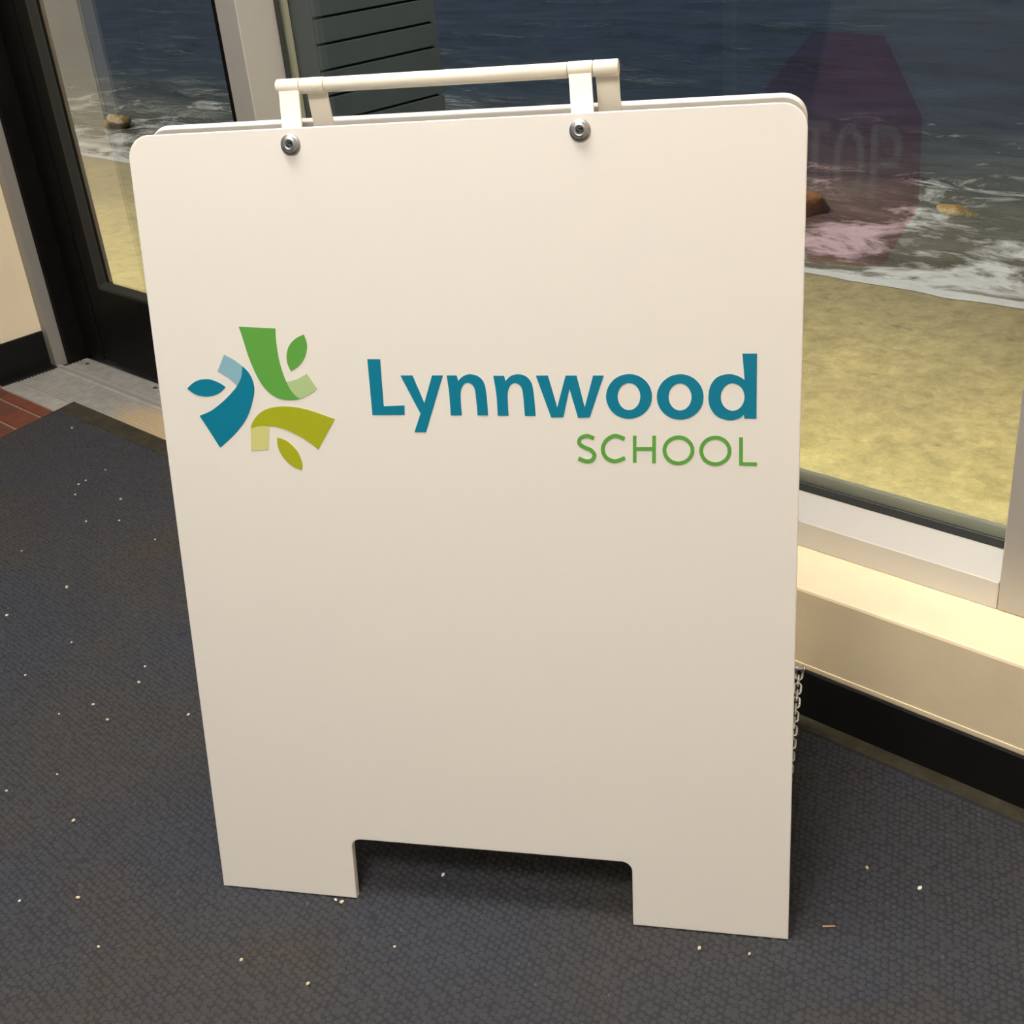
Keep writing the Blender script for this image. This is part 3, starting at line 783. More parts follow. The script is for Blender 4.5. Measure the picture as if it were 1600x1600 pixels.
SHAPES = json.loads(r'''[["letter_l","blue",[[0.2165,0.586],[0.229,0.5859],[0.229,0.5414],[0.2495,0.5423],[0.2489,0.5333],[0.2172,0.5332]],[]],["letter_y","blue",[[0.2475,0.5706],[0.2593,0.5706],[0.2689,0.5446],[0.278,0.5705],[0.2884,0.5705],[0.2686,0.5168],[0.2573,0.5168],[0.2645,0.5346]],[]],["letter_n","blue",[[0.2919,0.5705],[0.3016,0.5704],[0.3027,0.5653],[0.3038,0.5666],[0.305,0.5678],[0.3063,0.5688],[0.3077,0.5697],[0.3091,0.5704],[0.3107,0.571],[0.3123,0.5713],[0.3141,0.5715],[0.3159,0.5713],[0.3179,0.571],[0.3198,0.5705],[0.3216,0.5697],[0.3231,0.5686],[0.3245,0.5674],[0.3257,0.5659],[0.3267,0.5641],[0.3274,0.5621],[0.3279,0.56],[0.3283,0.5573],[0.3286,0.554],[0.3289,0.5497],[0.3291,0.5446],[0.3292,0.5391],[0.3293,0.5332],[0.3193,0.5332],[0.3192,0.5388],[0.319,0.5441],[0.3187,0.5489],[0.3185,0.5528],[0.3182,0.5556],[0.3179,0.5577],[0.3175,0.5592],[0.3168,0.5605],[0.3158,0.5618],[0.3146,0.5628],[0.3132,0.5635],[0.3119,0.5638],[0.3106,0.5636],[0.3092,0.563],[0.3079,0.5621],[0.3068,0.5609],[0.3059,0.5595],[0.3052,0.5579],[0.3046,0.5557],[0.3042,0.5528],[0.304,0.5488],[0.304,0.544],[0.3041,0.5387],[0.3043,0.5331],[0.2935,0.5331],[0.2936,0.5381],[0.2936,0.5431],[0.2936,0.548],[0.2935,0.5528],[0.2932,0.5574],[0.2928,0.5618],[0.2924,0.5662]],[]],["letter_n","blue",[[0.336,0.57],[0.3462,0.5699],[0.3473,0.565],[0.3484,0.5663],[0.3496,0.5675],[0.3508,0.5686],[0.3522,0.5696],[0.3537,0.5703],[0.3553,0.5708],[0.3571,0.5712],[0.3588,0.5713],[0.3607,0.5712],[0.3626,0.5709],[0.3645,0.5703],[0.3662,0.5695],[0.3677,0.5684],[0.369,0.5671],[0.3702,0.5655],[0.3712,0.5636],[0.3719,0.5616],[0.3723,0.5594],[0.3727,0.5567],[0.373,0.5534],[0.3733,0.5491],[0.3736,0.5441],[0.3738,0.5386],[0.374,0.5328],[0.3639,0.5328],[0.3637,0.5385],[0.3635,0.544],[0.3633,0.5488],[0.363,0.5528],[0.3627,0.5556],[0.3624,0.5575],[0.362,0.5589],[0.3613,0.5602],[0.3602,0.5615],[0.3589,0.5625],[0.3575,0.5631],[0.3562,0.5634],[0.3549,0.5633],[0.3536,0.5627],[0.3523,0.5618],[0.3513,0.5606],[0.3504,0.5591],[0.3497,0.5574],[0.3491,0.5552],[0.3487,0.5522],[0.3485,0.5483],[0.3485,0.5436],[0.3485,0.5385],[0.3487,0.5331],[0.3384,0.533],[0.3384,0.5381],[0.3384,0.5431],[0.3383,0.548],[0.3381,0.5528],[0.3377,0.5573],[0.3372,0.5616],[0.3366,0.5658]],[]],["letter_w","blue",[[0.3756,0.57],[0.3868,0.57],[0.3943,0.5408],[0.4029,0.5699],[0.4129,0.5699],[0.4195,0.5409],[0.4279,0.5698],[0.4374,0.5698],[0.4239,0.5316],[0.4132,0.5311],[0.4061,0.5579],[0.3996,0.5317],[0.3884,0.5314]],[]],["letter_o","blue",[[0.4804,0.5509],[0.4801,0.5478],[0.4793,0.5447],[0.478,0.5417],[0.4763,0.539],[0.4742,0.5366],[0.4717,0.5345],[0.4689,0.5328],[0.4659,0.5316],[0.4627,0.5308],[0.4595,0.5305],[0.4563,0.5308],[0.4531,0.5315],[0.4501,0.5327],[0.4474,0.5344],[0.4449,0.5365],[0.4429,0.5389],[0.4412,0.5417],[0.44,0.5446],[0.4393,0.5477],[0.4391,0.5509],[0.4395,0.5541],[0.4403,0.5572],[0.4416,0.5601],[0.4434,0.5628],[0.4455,0.5652],[0.448,0.5673],[0.4508,0.5689],[0.4538,0.5701],[0.457,0.5708],[0.4602,0.5711],[0.4634,0.5708],[0.4665,0.5701],[0.4694,0.5689],[0.4722,0.5672],[0.4746,0.5652],[0.4766,0.5628],[0.4783,0.5601],[0.4794,0.5571],[0.4802,0.5541]],[[[0.4699,0.5508],[0.4698,0.5489],[0.4694,0.547],[0.4688,0.5452],[0.4679,0.5435],[0.4668,0.542],[0.4656,0.5408],[0.4642,0.5398],[0.4627,0.539],[0.4612,0.5385],[0.4596,0.5384],[0.458,0.5385],[0.4564,0.539],[0.455,0.5397],[0.4536,0.5408],[0.4524,0.542],[0.4514,0.5435],[0.4506,0.5452],[0.45,0.547],[0.4497,0.5489],[0.4496,0.5508],[0.4497,0.5527],[0.4502,0.5546],[0.4508,0.5564],[0.4517,0.5581],[0.4527,0.5595],[0.454,0.5608],[0.4554,0.5618],[0.4568,0.5625],[0.4584,0.563],[0.46,0.5631],[0.4616,0.563],[0.4631,0.5625],[0.4646,0.5618],[0.4659,0.5608],[0.4671,0.5595],[0.4681,0.558],[0.4689,0.5564],[0.4695,0.5546],[0.4699,0.5527]]]],["letter_o","blue",[[0.5258,0.5504],[0.5255,0.5473],[0.5248,0.5441],[0.5236,0.5412],[0.5219,0.5384],[0.5198,0.536],[0.5173,0.5339],[0.5146,0.5322],[0.5116,0.5309],[0.5084,0.5301],[0.5052,0.5299],[0.5019,0.5301],[0.4988,0.5309],[0.4958,0.5321],[0.493,0.5338],[0.4905,0.5359],[0.4884,0.5383],[0.4868,0.5411],[0.4855,0.5441],[0.4848,0.5472],[0.4846,0.5504],[0.4849,0.5536],[0.4857,0.5568],[0.487,0.5597],[0.4887,0.5625],[0.4908,0.5649],[0.4933,0.5669],[0.496,0.5686],[0.499,0.5698],[0.5022,0.5705],[0.5054,0.5708],[0.5086,0.5705],[0.5117,0.5698],[0.5147,0.5685],[0.5174,0.5669],[0.5198,0.5648],[0.5219,0.5624],[0.5236,0.5597],[0.5248,0.5567],[0.5255,0.5536]],[[[0.5152,0.5504],[0.5151,0.5485],[0.5147,0.5467],[0.5141,0.5449],[0.5133,0.5432],[0.5122,0.5418],[0.511,0.5405],[0.5097,0.5395],[0.5082,0.5388],[0.5067,0.5383],[0.5051,0.5381],[0.5035,0.5383],[0.502,0.5387],[0.5005,0.5395],[0.4992,0.5405],[0.498,0.5417],[0.497,0.5432],[0.4961,0.5449],[0.4955,0.5466],[0.4952,0.5485],[0.4951,0.5504],[0.4952,0.5524],[0.4956,0.5542],[0.4962,0.556],[0.4971,0.5576],[0.4981,0.5591],[0.4993,0.5603],[0.5007,0.5613],[0.5021,0.5621],[0.5037,0.5625],[0.5052,0.5626],[0.5068,0.5625],[0.5083,0.562],[0.5098,0.5613],[0.5111,0.5603],[0.5123,0.5591],[0.5133,0.5576],[0.5141,0.556],[0.5147,0.5542],[0.5151,0.5524]]]],["letter_d","blue",[[0.559,0.5886],[0.5715,0.5885],[0.5717,0.5311],[0.5615,0.5311],[0.5607,0.5346],[0.5597,0.5336],[0.5586,0.5326],[0.5573,0.5317],[0.5558,0.531],[0.554,0.5303],[0.552,0.5298],[0.5498,0.5295],[0.5476,0.5296],[0.5451,0.53],[0.5424,0.5307],[0.5397,0.5318],[0.5375,0.5331],[0.5356,0.5347],[0.534,0.5367],[0.5326,0.5389],[0.5315,0.541],[0.5307,0.5432],[0.5302,0.5455],[0.53,0.5478],[0.5299,0.5502],[0.5301,0.5528],[0.5304,0.5555],[0.531,0.5581],[0.5318,0.5605],[0.5329,0.5627],[0.5341,0.5646],[0.5356,0.5663],[0.5373,0.5678],[0.5394,0.5689],[0.5419,0.5698],[0.5444,0.5704],[0.5467,0.5707],[0.5489,0.5707],[0.551,0.5704],[0.553,0.5698],[0.5549,0.5692],[0.5566,0.5684],[0.5582,0.5675],[0.5597,0.5666],[0.5611,0.5655]],[[[0.5612,0.5503],[0.5611,0.5484],[0.5607,0.5466],[0.5601,0.5448],[0.5593,0.5431],[0.5583,0.5417],[0.557,0.5404],[0.5557,0.5394],[0.5542,0.5386],[0.5527,0.5382],[0.551,0.538],[0.5494,0.5382],[0.5479,0.5386],[0.5464,0.5394],[0.545,0.5404],[0.5438,0.5416],[0.5427,0.5431],[0.5419,0.5447],[0.5412,0.5465],[0.5408,0.5484],[0.5407,0.5503],[0.5408,0.5522],[0.5412,0.5541],[0.5418,0.5559],[0.5426,0.5575],[0.5437,0.559],[0.5449,0.5602],[0.5462,0.5612],[0.5477,0.562],[0.5493,0.5624],[0.5509,0.5625],[0.5525,0.5624],[0.554,0.5619],[0.5555,0.5612],[0.5569,0.5602],[0.5581,0.559],[0.5591,0.5575],[0.56,0.5559],[0.5606,0.5541],[0.561,0.5522]]]],["letter_s","green",[[0.428,0.5139],[0.4269,0.5143],[0.4258,0.5148],[0.4246,0.5153],[0.4234,0.5158],[0.4221,0.5161],[0.4207,0.5163],[0.4193,0.5161],[0.418,0.5158],[0.4167,0.5153],[0.4155,0.5147],[0.4144,0.514],[0.4135,0.5132],[0.4127,0.5122],[0.4122,0.5111],[0.4119,0.51],[0.4117,0.5088],[0.4118,0.5076],[0.4121,0.5065],[0.4127,0.5054],[0.4135,0.5046],[0.4144,0.5038],[0.4153,0.5032],[0.4162,0.5026],[0.4172,0.5021],[0.4183,0.5015],[0.4194,0.5011],[0.4206,0.5007],[0.4216,0.5003],[0.4225,0.4999],[0.4231,0.4995],[0.4237,0.4989],[0.4243,0.4983],[0.4248,0.4976],[0.4252,0.497],[0.4254,0.4965],[0.4255,0.4961],[0.4254,0.4958],[0.4252,0.4952],[0.4249,0.4946],[0.4245,0.494],[0.4241,0.4935],[0.4237,0.4931],[0.4232,0.4929],[0.4226,0.4927],[0.422,0.4925],[0.4212,0.4924],[0.4204,0.4924],[0.4195,0.4925],[0.4187,0.4927],[0.4177,0.493],[0.4166,0.4934],[0.4155,0.4939],[0.4143,0.4944],[0.4131,0.4949],[0.4116,0.4914],[0.4128,0.4909],[0.4139,0.4905],[0.4151,0.4899],[0.4164,0.4895],[0.4176,0.4891],[0.4189,0.4888],[0.4201,0.4887],[0.4213,0.4887],[0.4224,0.4888],[0.4235,0.4891],[0.4246,0.4895],[0.4256,0.4901],[0.4266,0.4909],[0.4274,0.4918],[0.428,0.4928],[0.4286,0.4939],[0.429,0.4951],[0.4291,0.4964],[0.4289,0.4976],[0.4284,0.4988],[0.4278,0.4998],[0.4271,0.5008],[0.4263,0.5016],[0.4254,0.5025],[0.4243,0.5032],[0.4231,0.5037],[0.4219,0.5042],[0.4208,0.5046],[0.4198,0.5049],[0.419,0.5054],[0.4182,0.5058],[0.4173,0.5064],[0.4166,0.5069],[0.416,0.5073],[0.4156,0.5077],[0.4155,0.508],[0.4154,0.5083],[0.4154,0.5088],[0.4154,0.5094],[0.4156,0.5099],[0.4158,0.5104],[0.4161,0.5107],[0.4165,0.5111],[0.4172,0.5115],[0.418,0.5119],[0.4189,0.5123],[0.4198,0.5125],[0.4206,0.5126],[0.4213,0.5125],[0.4222,0.5123],[0.4232,0.5119],[0.4243,0.5114],[0.4255,0.5109],[0.4266,0.5105]],[]],["letter_c","green",[[0.4557,0.5136],[0.4543,0.5142],[0.4529,0.5148],[0.4513,0.5154],[0.4498,0.516],[0.4481,0.5164],[0.4463,0.5165],[0.4446,0.5162],[0.443,0.5156],[0.4415,0.5149],[0.4401,0.514],[0.4388,0.513],[0.4376,0.5119],[0.4365,0.5107],[0.4356,0.5093],[0.4347,0.5078],[0.434,0.5061],[0.4335,0.5045],[0.4333,0.5028],[0.4333,0.5011],[0.4335,0.4993],[0.434,0.4976],[0.4347,0.4959],[0.4355,0.4944],[0.4365,0.493],[0.4378,0.4919],[0.4392,0.491],[0.4407,0.4902],[0.4424,0.4896],[0.4441,0.4893],[0.4458,0.4891],[0.4476,0.4893],[0.4494,0.4898],[0.4511,0.4904],[0.4527,0.4911],[0.4543,0.4917],[0.4558,0.4923],[0.4547,0.4958],[0.4531,0.4952],[0.4515,0.4945],[0.4499,0.4938],[0.4484,0.4933],[0.4471,0.4929],[0.446,0.4928],[0.4447,0.4929],[0.4435,0.4932],[0.4422,0.4937],[0.441,0.4942],[0.44,0.4949],[0.4392,0.4956],[0.4385,0.4965],[0.4379,0.4976],[0.4374,0.4989],[0.4371,0.5002],[0.4369,0.5015],[0.4369,0.5027],[0.437,0.5038],[0.4374,0.505],[0.4379,0.5062],[0.4386,0.5074],[0.4393,0.5085],[0.4401,0.5094],[0.441,0.5102],[0.442,0.511],[0.4431,0.5117],[0.4443,0.5122],[0.4454,0.5126],[0.4464,0.5128],[0.4475,0.5127],[0.4487,0.5125],[0.45,0.512],[0.4514,0.5114],[0.453,0.5107],[0.4545,0.5102]],[]],["letter_h","green",[[0.4627,0.5149],[0.466,0.5149],[0.4658,0.5044],[0.48,0.5046],[0.4801,0.515],[0.4834,0.515],[0.483,0.4898],[0.4797,0.4897],[0.4799,0.5012],[0.4658,0.501],[0.4656,0.4898],[0.4623,0.4898]],[]],["letter_o","green",[[0.5176,0.5019],[0.5175,0.4998],[0.5169,0.4977],[0.5161,0.4957],[0.5149,0.4938],[0.5135,0.4922],[0.5118,0.4908],[0.5099,0.4896],[0.5078,0.4888],[0.5056,0.4882],[0.5034,0.488],[0.5012,0.4882],[0.499,0.4886],[0.4969,0.4894],[0.495,0.4906],[0.4933,0.4919],[0.4919,0.4936],[0.4907,0.4954],[0.4899,0.4974],[0.4894,0.4995],[0.4892,0.5016],[0.4894,0.5038],[0.49,0.5059],[0.4908,0.5079],[0.492,0.5097],[0.4935,0.5114],[0.4952,0.5128],[0.4971,0.5139],[0.4992,0.5147],[0.5013,0.5153],[0.5035,0.5154],[0.5058,0.5153],[0.5079,0.5148],[0.51,0.514],[0.5118,0.5129],[0.5135,0.5115],[0.5149,0.5099],[0.5161,0.5081],[0.5169,0.5061],[0.5175,0.5041]],[[[0.5142,0.5019],[0.5141,0.5003],[0.5137,0.4987],[0.5131,0.4972],[0.5122,0.4958],[0.5111,0.4946],[0.5098,0.4935],[0.5083,0.4926],[0.5068,0.492],[0.5051,0.4916],[0.5034,0.4914],[0.5017,0.4915],[0.5001,0.4919],[0.4985,0.4925],[0.497,0.4933],[0.4958,0.4944],[0.4947,0.4956],[0.4938,0.497],[0.4931,0.4985],[0.4928,0.5001],[0.4926,0.5017],[0.4928,0.5033],[0.4932,0.5049],[0.4939,0.5064],[0.4948,0.5078],[0.4959,0.509],[0.4972,0.51],[0.4986,0.5109],[0.5002,0.5115],[0.5018,0.5119],[0.5035,0.5121],[0.5052,0.512],[0.5068,0.5116],[0.5084,0.511],[0.5098,0.5102],[0.5111,0.5091],[0.5122,0.5079],[0.5131,0.5065],[0.5137,0.5051],[0.5141,0.5035]]]],["letter_o","green",[[0.5502,0.5018],[0.5501,0.4996],[0.5496,0.4975],[0.5488,0.4955],[0.5476,0.4936],[0.5462,0.4919],[0.5445,0.4905],[0.5426,0.4893],[0.5406,0.4884],[0.5384,0.4879],[0.5362,0.4877],[0.534,0.4878],[0.5318,0.4883],[0.5297,0.4891],[0.5278,0.4903],[0.5261,0.4917],[0.5247,0.4933],[0.5235,0.4952],[0.5227,0.4972],[0.5221,0.4993],[0.522,0.5015],[0.5221,0.5036],[0.5227,0.5058],[0.5235,0.5078],[0.5247,0.5096],[0.5261,0.5113],[0.5278,0.5127],[0.5297,0.5139],[0.5317,0.5147],[0.5339,0.5152],[0.5361,0.5154],[0.5383,0.5153],[0.5405,0.5148],[0.5425,0.514],[0.5444,0.5129],[0.5461,0.5115],[0.5475,0.5098],[0.5487,0.508],[0.5495,0.506],[0.5501,0.5039]],[[[0.5469,0.5017],[0.5468,0.5001],[0.5464,0.4985],[0.5458,0.497],[0.5449,0.4955],[0.5438,0.4943],[0.5425,0.4932],[0.5411,0.4923],[0.5395,0.4916],[0.5379,0.4912],[0.5362,0.4911],[0.5345,0.4912],[0.5328,0.4916],[0.5313,0.4922],[0.5298,0.493],[0.5285,0.4941],[0.5274,0.4953],[0.5265,0.4967],[0.5259,0.4983],[0.5255,0.4999],[0.5253,0.5015],[0.5255,0.5031],[0.5259,0.5048],[0.5265,0.5063],[0.5274,0.5077],[0.5285,0.509],[0.5298,0.51],[0.5312,0.5109],[0.5328,0.5115],[0.5344,0.5119],[0.5361,0.5121],[0.5378,0.512],[0.5394,0.5116],[0.541,0.511],[0.5424,0.5101],[0.5437,0.5091],[0.5448,0.5079],[0.5457,0.5065],[0.5464,0.505],[0.5468,0.5034]]]],["letter_l","green",[[0.5569,0.5141],[0.5601,0.5141],[0.5603,0.4915],[0.5726,0.4914],[0.5726,0.4882],[0.5571,0.4883]],[]],["logo_ribbon","green",[[0.0912,0.6178],[0.1281,0.6157],[0.1278,0.6115],[0.1277,0.6074],[0.1276,0.6033],[0.1277,0.5991],[0.1279,0.5948],[0.1282,0.5905],[0.1286,0.5862],[0.1293,0.5819],[0.1302,0.5775],[0.1313,0.573],[0.1325,0.5687],[0.1338,0.5649],[0.135,0.5617],[0.1363,0.559],[0.1377,0.5566],[0.1392,0.5545],[0.1408,0.5526],[0.1425,0.5511],[0.1443,0.5498],[0.1461,0.5487],[0.1438,0.5481],[0.1414,0.5477],[0.139,0.5474],[0.1364,0.5473],[0.1336,0.5474],[0.1307,0.5476],[0.1277,0.5481],[0.1249,0.5488],[0.1222,0.5499],[0.1196,0.5513],[0.1171,0.553],[0.1147,0.555],[0.1125,0.5573],[0.1103,0.5599],[0.1082,0.563],[0.1062,0.5667],[0.1041,0.5714],[0.102,0.5768],[0.1,0.5825],[0.0983,0.5879],[0.097,0.593],[0.0959,0.5981],[0.0949,0.6028],[0.094,0.607],[0.0932,0.6104],[0.0925,0.6132],[0.0918,0.6156]],[]],["logo_ribbon_tail","palegreen",[[0.1338,0.5649],[0.1367,0.5655],[0.1396,0.5661],[0.1425,0.5668],[0.1452,0.5677],[0.1478,0.5688],[0.1503,0.57],[0.1528,0.5713],[0.1552,0.5727],[0.1642,0.5585],[0.162,0.5569],[0.1597,0.5553],[0.1574,0.5538],[0.1552,0.5525],[0.1529,0.5514],[0.1506,0.5504],[0.1484,0.5495],[0.1461,0.5487],[0.1443,0.5498],[0.1425,0.5511],[0.1408,0.5526],[0.1392,0.5545],[0.1377,0.5567],[0.1363,0.5592],[0.135,0.562]],[]],["logo_leaf","green",[[0.1559,0.6097],[0.1568,0.607],[0.1576,0.6043],[0.1581,0.6016],[0.1582,0.5988],[0.1577,0.5958],[0.1567,0.5928],[0.1554,0.5898],[0.154,0.5871],[0.1524,0.5848],[0.1506,0.5828],[0.1487,0.581],[0.1468,0.5794],[0.1449,0.578],[0.1431,0.577],[0.1412,0.576],[0.1393,0.5752],[0.1382,0.5778],[0.1373,0.5804],[0.1366,0.583],[0.1364,0.5857],[0.1365,0.5886],[0.137,0.5916],[0.1379,0.5945],[0.139,0.5971],[0.1403,0.5994],[0.1419,0.6014],[0.1438,0.6033],[0.1458,0.6049],[0.1481,0.6064],[0.1505,0.6076],[0.1532,0.6087]],[]],["logo_ribbon","blue",[[0.0905,0.5802],[0.0925,0.5784],[0.0944,0.5764],[0.0961,0.5743],[0.0975,0.5719],[0.0987,0.5692],[0.0996,0.5662],[0.1003,0.5631],[0.1005,0.5599],[0.1002,0.5567],[0.0996,0.5534],[0.0986,0.5499],[0.0973,0.5463],[0.0957,0.5423],[0.0938,0.538],[0.0916,0.5337],[0.0891,0.5296],[0.0863,0.5257],[0.0831,0.5219],[0.0796,0.5183],[0.0758,0.5146],[0.0717,0.5109],[0.0673,0.5073],[0.0626,0.5036],[0.0578,0.5],[0.04,0.5317],[0.0434,0.5329],[0.0469,0.5342],[0.0504,0.5356],[0.0538,0.5373],[0.0573,0.5395],[0.0609,0.5419],[0.0644,0.5444],[0.0676,0.5468],[0.0705,0.5491],[0.0731,0.5514],[0.0755,0.5535],[0.0776,0.5555],[0.0793,0.5571],[0.0807,0.5585],[0.0819,0.5599],[0.0831,0.5615],[0.0845,0.5633],[0.0858,0.5653],[0.0871,0.5674],[0.0882,0.5696],[0.089,0.5721],[0.0896,0.5747],[0.0901,0.5774]],[]],["logo_ribbon_tail","paleblue",[[0.073,0.5913],[0.0754,0.5902],[0.0778,0.589],[0.0801,0.5878],[0.0824,0.5864],[0.0845,0.585],[0.0865,0.5835],[0.0885,0.5819],[0.0905,0.5802],[0.0901,0.5774],[0.0896,0.5747],[0.089,0.5721],[0.0882,0.5696],[0.0872,0.5674],[0.0859,0.5653],[0.0845,0.5634],[0.0831,0.5615],[0.0812,0.5635],[0.0793,0.5654],[0.0773,0.5673],[0.0751,0.5691],[0.0726,0.5708],[0.07,0.5724],[0.0673,0.574],[0.0645,0.5755]],[]],["logo_leaf","blue",[[0.0304,0.5586],[0.0328,0.5608],[0.0353,0.5628],[0.0379,0.5645],[0.0406,0.5659],[0.0436,0.5668],[0.0468,0.5675],[0.0501,0.5678],[0.053,0.5678],[0.0558,0.5674],[0.0584,0.5667],[0.0608,0.5658],[0.0631,0.5648],[0.0652,0.5638],[0.0672,0.5626],[0.0691,0.5613],[0.0709,0.56],[0.0689,0.5582],[0.0669,0.5565],[0.0647,0.555],[0.0624,0.5537],[0.0597,0.5526],[0.0568,0.5517],[0.0539,0.5511],[0.0509,0.5508],[0.0478,0.5508],[0.0447,0.5512],[0.0417,0.5518],[0.0389,0.5527],[0.0365,0.5539],[0.0343,0.5553],[0.0323,0.5569]],[]],["logo_ribbon","olive",[[0.0921,0.5193],[0.0928,0.5214],[0.0937,0.5235],[0.0948,0.5256],[0.0962,0.5276],[0.0979,0.5297],[0.1,0.5318],[0.1023,0.5338],[0.1047,0.5355],[0.1074,0.537],[0.1102,0.5382],[0.1132,0.5392],[0.1166,0.5401],[0.1202,0.5406],[0.1242,0.541],[0.1283,0.5412],[0.1327,0.5411],[0.137,0.5408],[0.1415,0.5403],[0.1463,0.5394],[0.1517,0.5382],[0.1579,0.5364],[0.1647,0.5342],[0.1718,0.5316],[0.1792,0.529],[0.1597,0.499],[0.1572,0.5013],[0.1545,0.5035],[0.1517,0.5057],[0.1487,0.5078],[0.1453,0.51],[0.1415,0.5122],[0.1378,0.5142],[0.1342,0.516],[0.1307,0.5175],[0.1274,0.5188],[0.1242,0.5198],[0.1213,0.5206],[0.1186,0.5212],[0.1163,0.5215],[0.114,0.5217],[0.1117,0.5218],[0.1092,0.5219],[0.1067,0.522],[0.1042,0.5219],[0.1017,0.5217],[0.0993,0.5213],[0.0969,0.5207],[0.0945,0.52]],[]],["logo_ribbon_tail","paleolive",[[0.0921,0.5193],[0.0945,0.52],[0.0969,0.5207],[0.0993,0.5213],[0.1017,0.5217],[0.1042,0.5219],[0.1067,0.5219],[0.1092,0.5218],[0.1117,0.5216],[0.1085,0.4983],[0.0902,0.4973]],[]],["logo_leaf","olive",[[0.1187,0.5105],[0.1214,0.5099],[0.124,0.5091],[0.1266,0.5081],[0.1291,0.5067],[0.1315,0.5047],[0.1339,0.5024],[0.1361,0.4998],[0.138,0.4972],[0.1394,0.4944],[0.1405,0.4914],[0.1413,0.4885],[0.1418,0.4859],[0.142,0.4837],[0.1418,0.4817],[0.1415,0.48],[0.141,0.4783],[0.1383,0.4791],[0.1357,0.48],[0.1332,0.4812],[0.1307,0.4828],[0.1282,0.4848],[0.1258,0.4873],[0.1236,0.4899],[0.1218,0.4925],[0.1205,0.4949],[0.1195,0.4973],[0.1189,0.4997],[0.1184,0.502],[0.1182,0.5042],[0.1182,0.5064],[0.1184,0.5085]],[]]]''')
MATS = {'blue': M_BLUE, 'green': M_GREEN, 'olive': M_OLIVE, 'paleblue': M_PBLUE, 'palegreen': M_PGREEN, 'paleolive': M_POLIVE}
for nm, colr, o_, hs in SHAPES:
    from_bm(nm, bm_plate(bmesh.new(), o_, hs, fp, 0.0001, 0.0004), MATS[colr], front)

# bolts through the panels
def bolt(c, axis):
    bm = bm_lathe(bmesh.new(), c, axis, [(0.0092, -0.0002), (0.0092, 0.0012), (0.0084, 0.0019), (0.0072, 0.0020), (0.0070, 0.0026), (0.0062, 0.0042), (0.0048, 0.0050), (0.0034, 0.0050), (0.0031, 0.0026), (0.0, 0.0024)], 36)
    b = from_bm('bolt', bm, M_ZINC, board)
    ax = Vector(axis).normalized(); ex = E_; ey = ax.cross(ex)
    put = lambda p, q, d: Vector(c) + ex * p + ey * q + ax * d
    bm = bm_lathe(bmesh.new(), Vector(c) + ax * 0.0026, axis, [(0.0029, 0.0), (0.0024, 0.0004), (0.0, 0.0005)], 20)
    from_bm('socket', bm, M_SOCKET, b)
    sp = [(0.0016 * math.cos(math.radians(t)), 0.0013 + 0.0012 * math.sin(math.radians(t))) for t in range(20, 271, 25)] + \
         [(0.0016 * math.cos(math.radians(t)), -0.0012 + 0.0012 * math.sin(math.radians(t))) for t in range(70, -161, -25)]
    from_bm('drive_mark', bm_plate(bmesh.new(), stroke2(sp, 0.00048), [], put, 0.0026, 0.0046), M_CHAIN, b)
    return b
for u in (0.1605, 0.4222):
    bolt(fp(u, 0.7795), MN)
    bolt(rp(u + 0.02, 0.7795), RN)

# carrying handle: bar, four sleeves, four straps
DB = -0.0225
def hp(u, v=0.8292, d=DB): return fp(u, v, d)
bm = bm_tube(bmesh.new(), hp(0.1893), hp(0.4093), 0.0066, 28, 0.0004); from_bm('handle_bar', bm, M_HANDLE, board)
for a, b_ in ((0.1437, 0.1657), (0.1662, 0.1889), (0.4097, 0.4310), (0.4315, 0.4530)):
    bm = bm_tube(bmesh.new(), hp(a), hp(b_), 0.0070, 28, 0.0007); from_bm('handle_sleeve', bm, M_HANDLE, board)
def strap(u0t, u1t, u0b, u1b, ptop, pbot, vb, nrm):
    """flat strap from the sleeve down onto the inner face of a panel"""
    bm = bmesh.new()
    t = 0.0030
    A = [ptop(u0t), ptop(u1t)]; Bm = [pbot(u0b, HGT - 0.004), pbot(u1b, HGT - 0.004)]; Cb = [pbot(u0b, vb), pbot(u1b, vb)]
    rows = [A, Bm, Cb]
    v = [[bm.verts.new(p + nrm * s * t / 2) for p in r for s in (1, -1)] for r in rows]
    for r in range(2):
        a, b_ = v[r], v[r + 1]
        bm.faces.new((a[0], a[2], b_[2], b_[0])); bm.faces.new((a[1], b_[1], b_[3], a[3]))
        bm.faces.new((a[0], b_[0], b_[1], a[1])); bm.faces.new((a[2], a[3], b_[3], b_[2]))
    bm.faces.new((v[0][0], v[0][1], v[0][3], v[0][2])); bm.faces.new((v[2][0], v[2][2], v[2][3], v[2][1]))
    bmesh.ops.recalc_face_normals(bm, faces=bm.faces[:])
    bmesh.ops.bevel(bm, geom=bm.edges[:], offset=0.0005, segments=1, affect='EDGES')
    return from_bm('handle_strap', bm, M_HANDLE, board)
fi = lambda u, v: fp(u, v, -TH - 0.0016)
ri = lambda u, v: rp(u, v, -TH - 0.0016)
for u0, u1 in ((0.1465, 0.1655), (0.4105, 0.4300)):
    strap(u0, u1, u0 + 0.003, u1 + 0.003, lambda u: hp(u, 0.8285, DB + 0.004), fi, 0.755, MN)
for (a, b_, c, d) in ((0.1700, 0.1888, 0.1705, 0.1900), (0.4325, 0.4525, 0.4330, 0.4528)):
    strap(a, b_, c, d, lambda u: hp(u, 0.8285, DB - 0.003), ri, 0.755, RN)

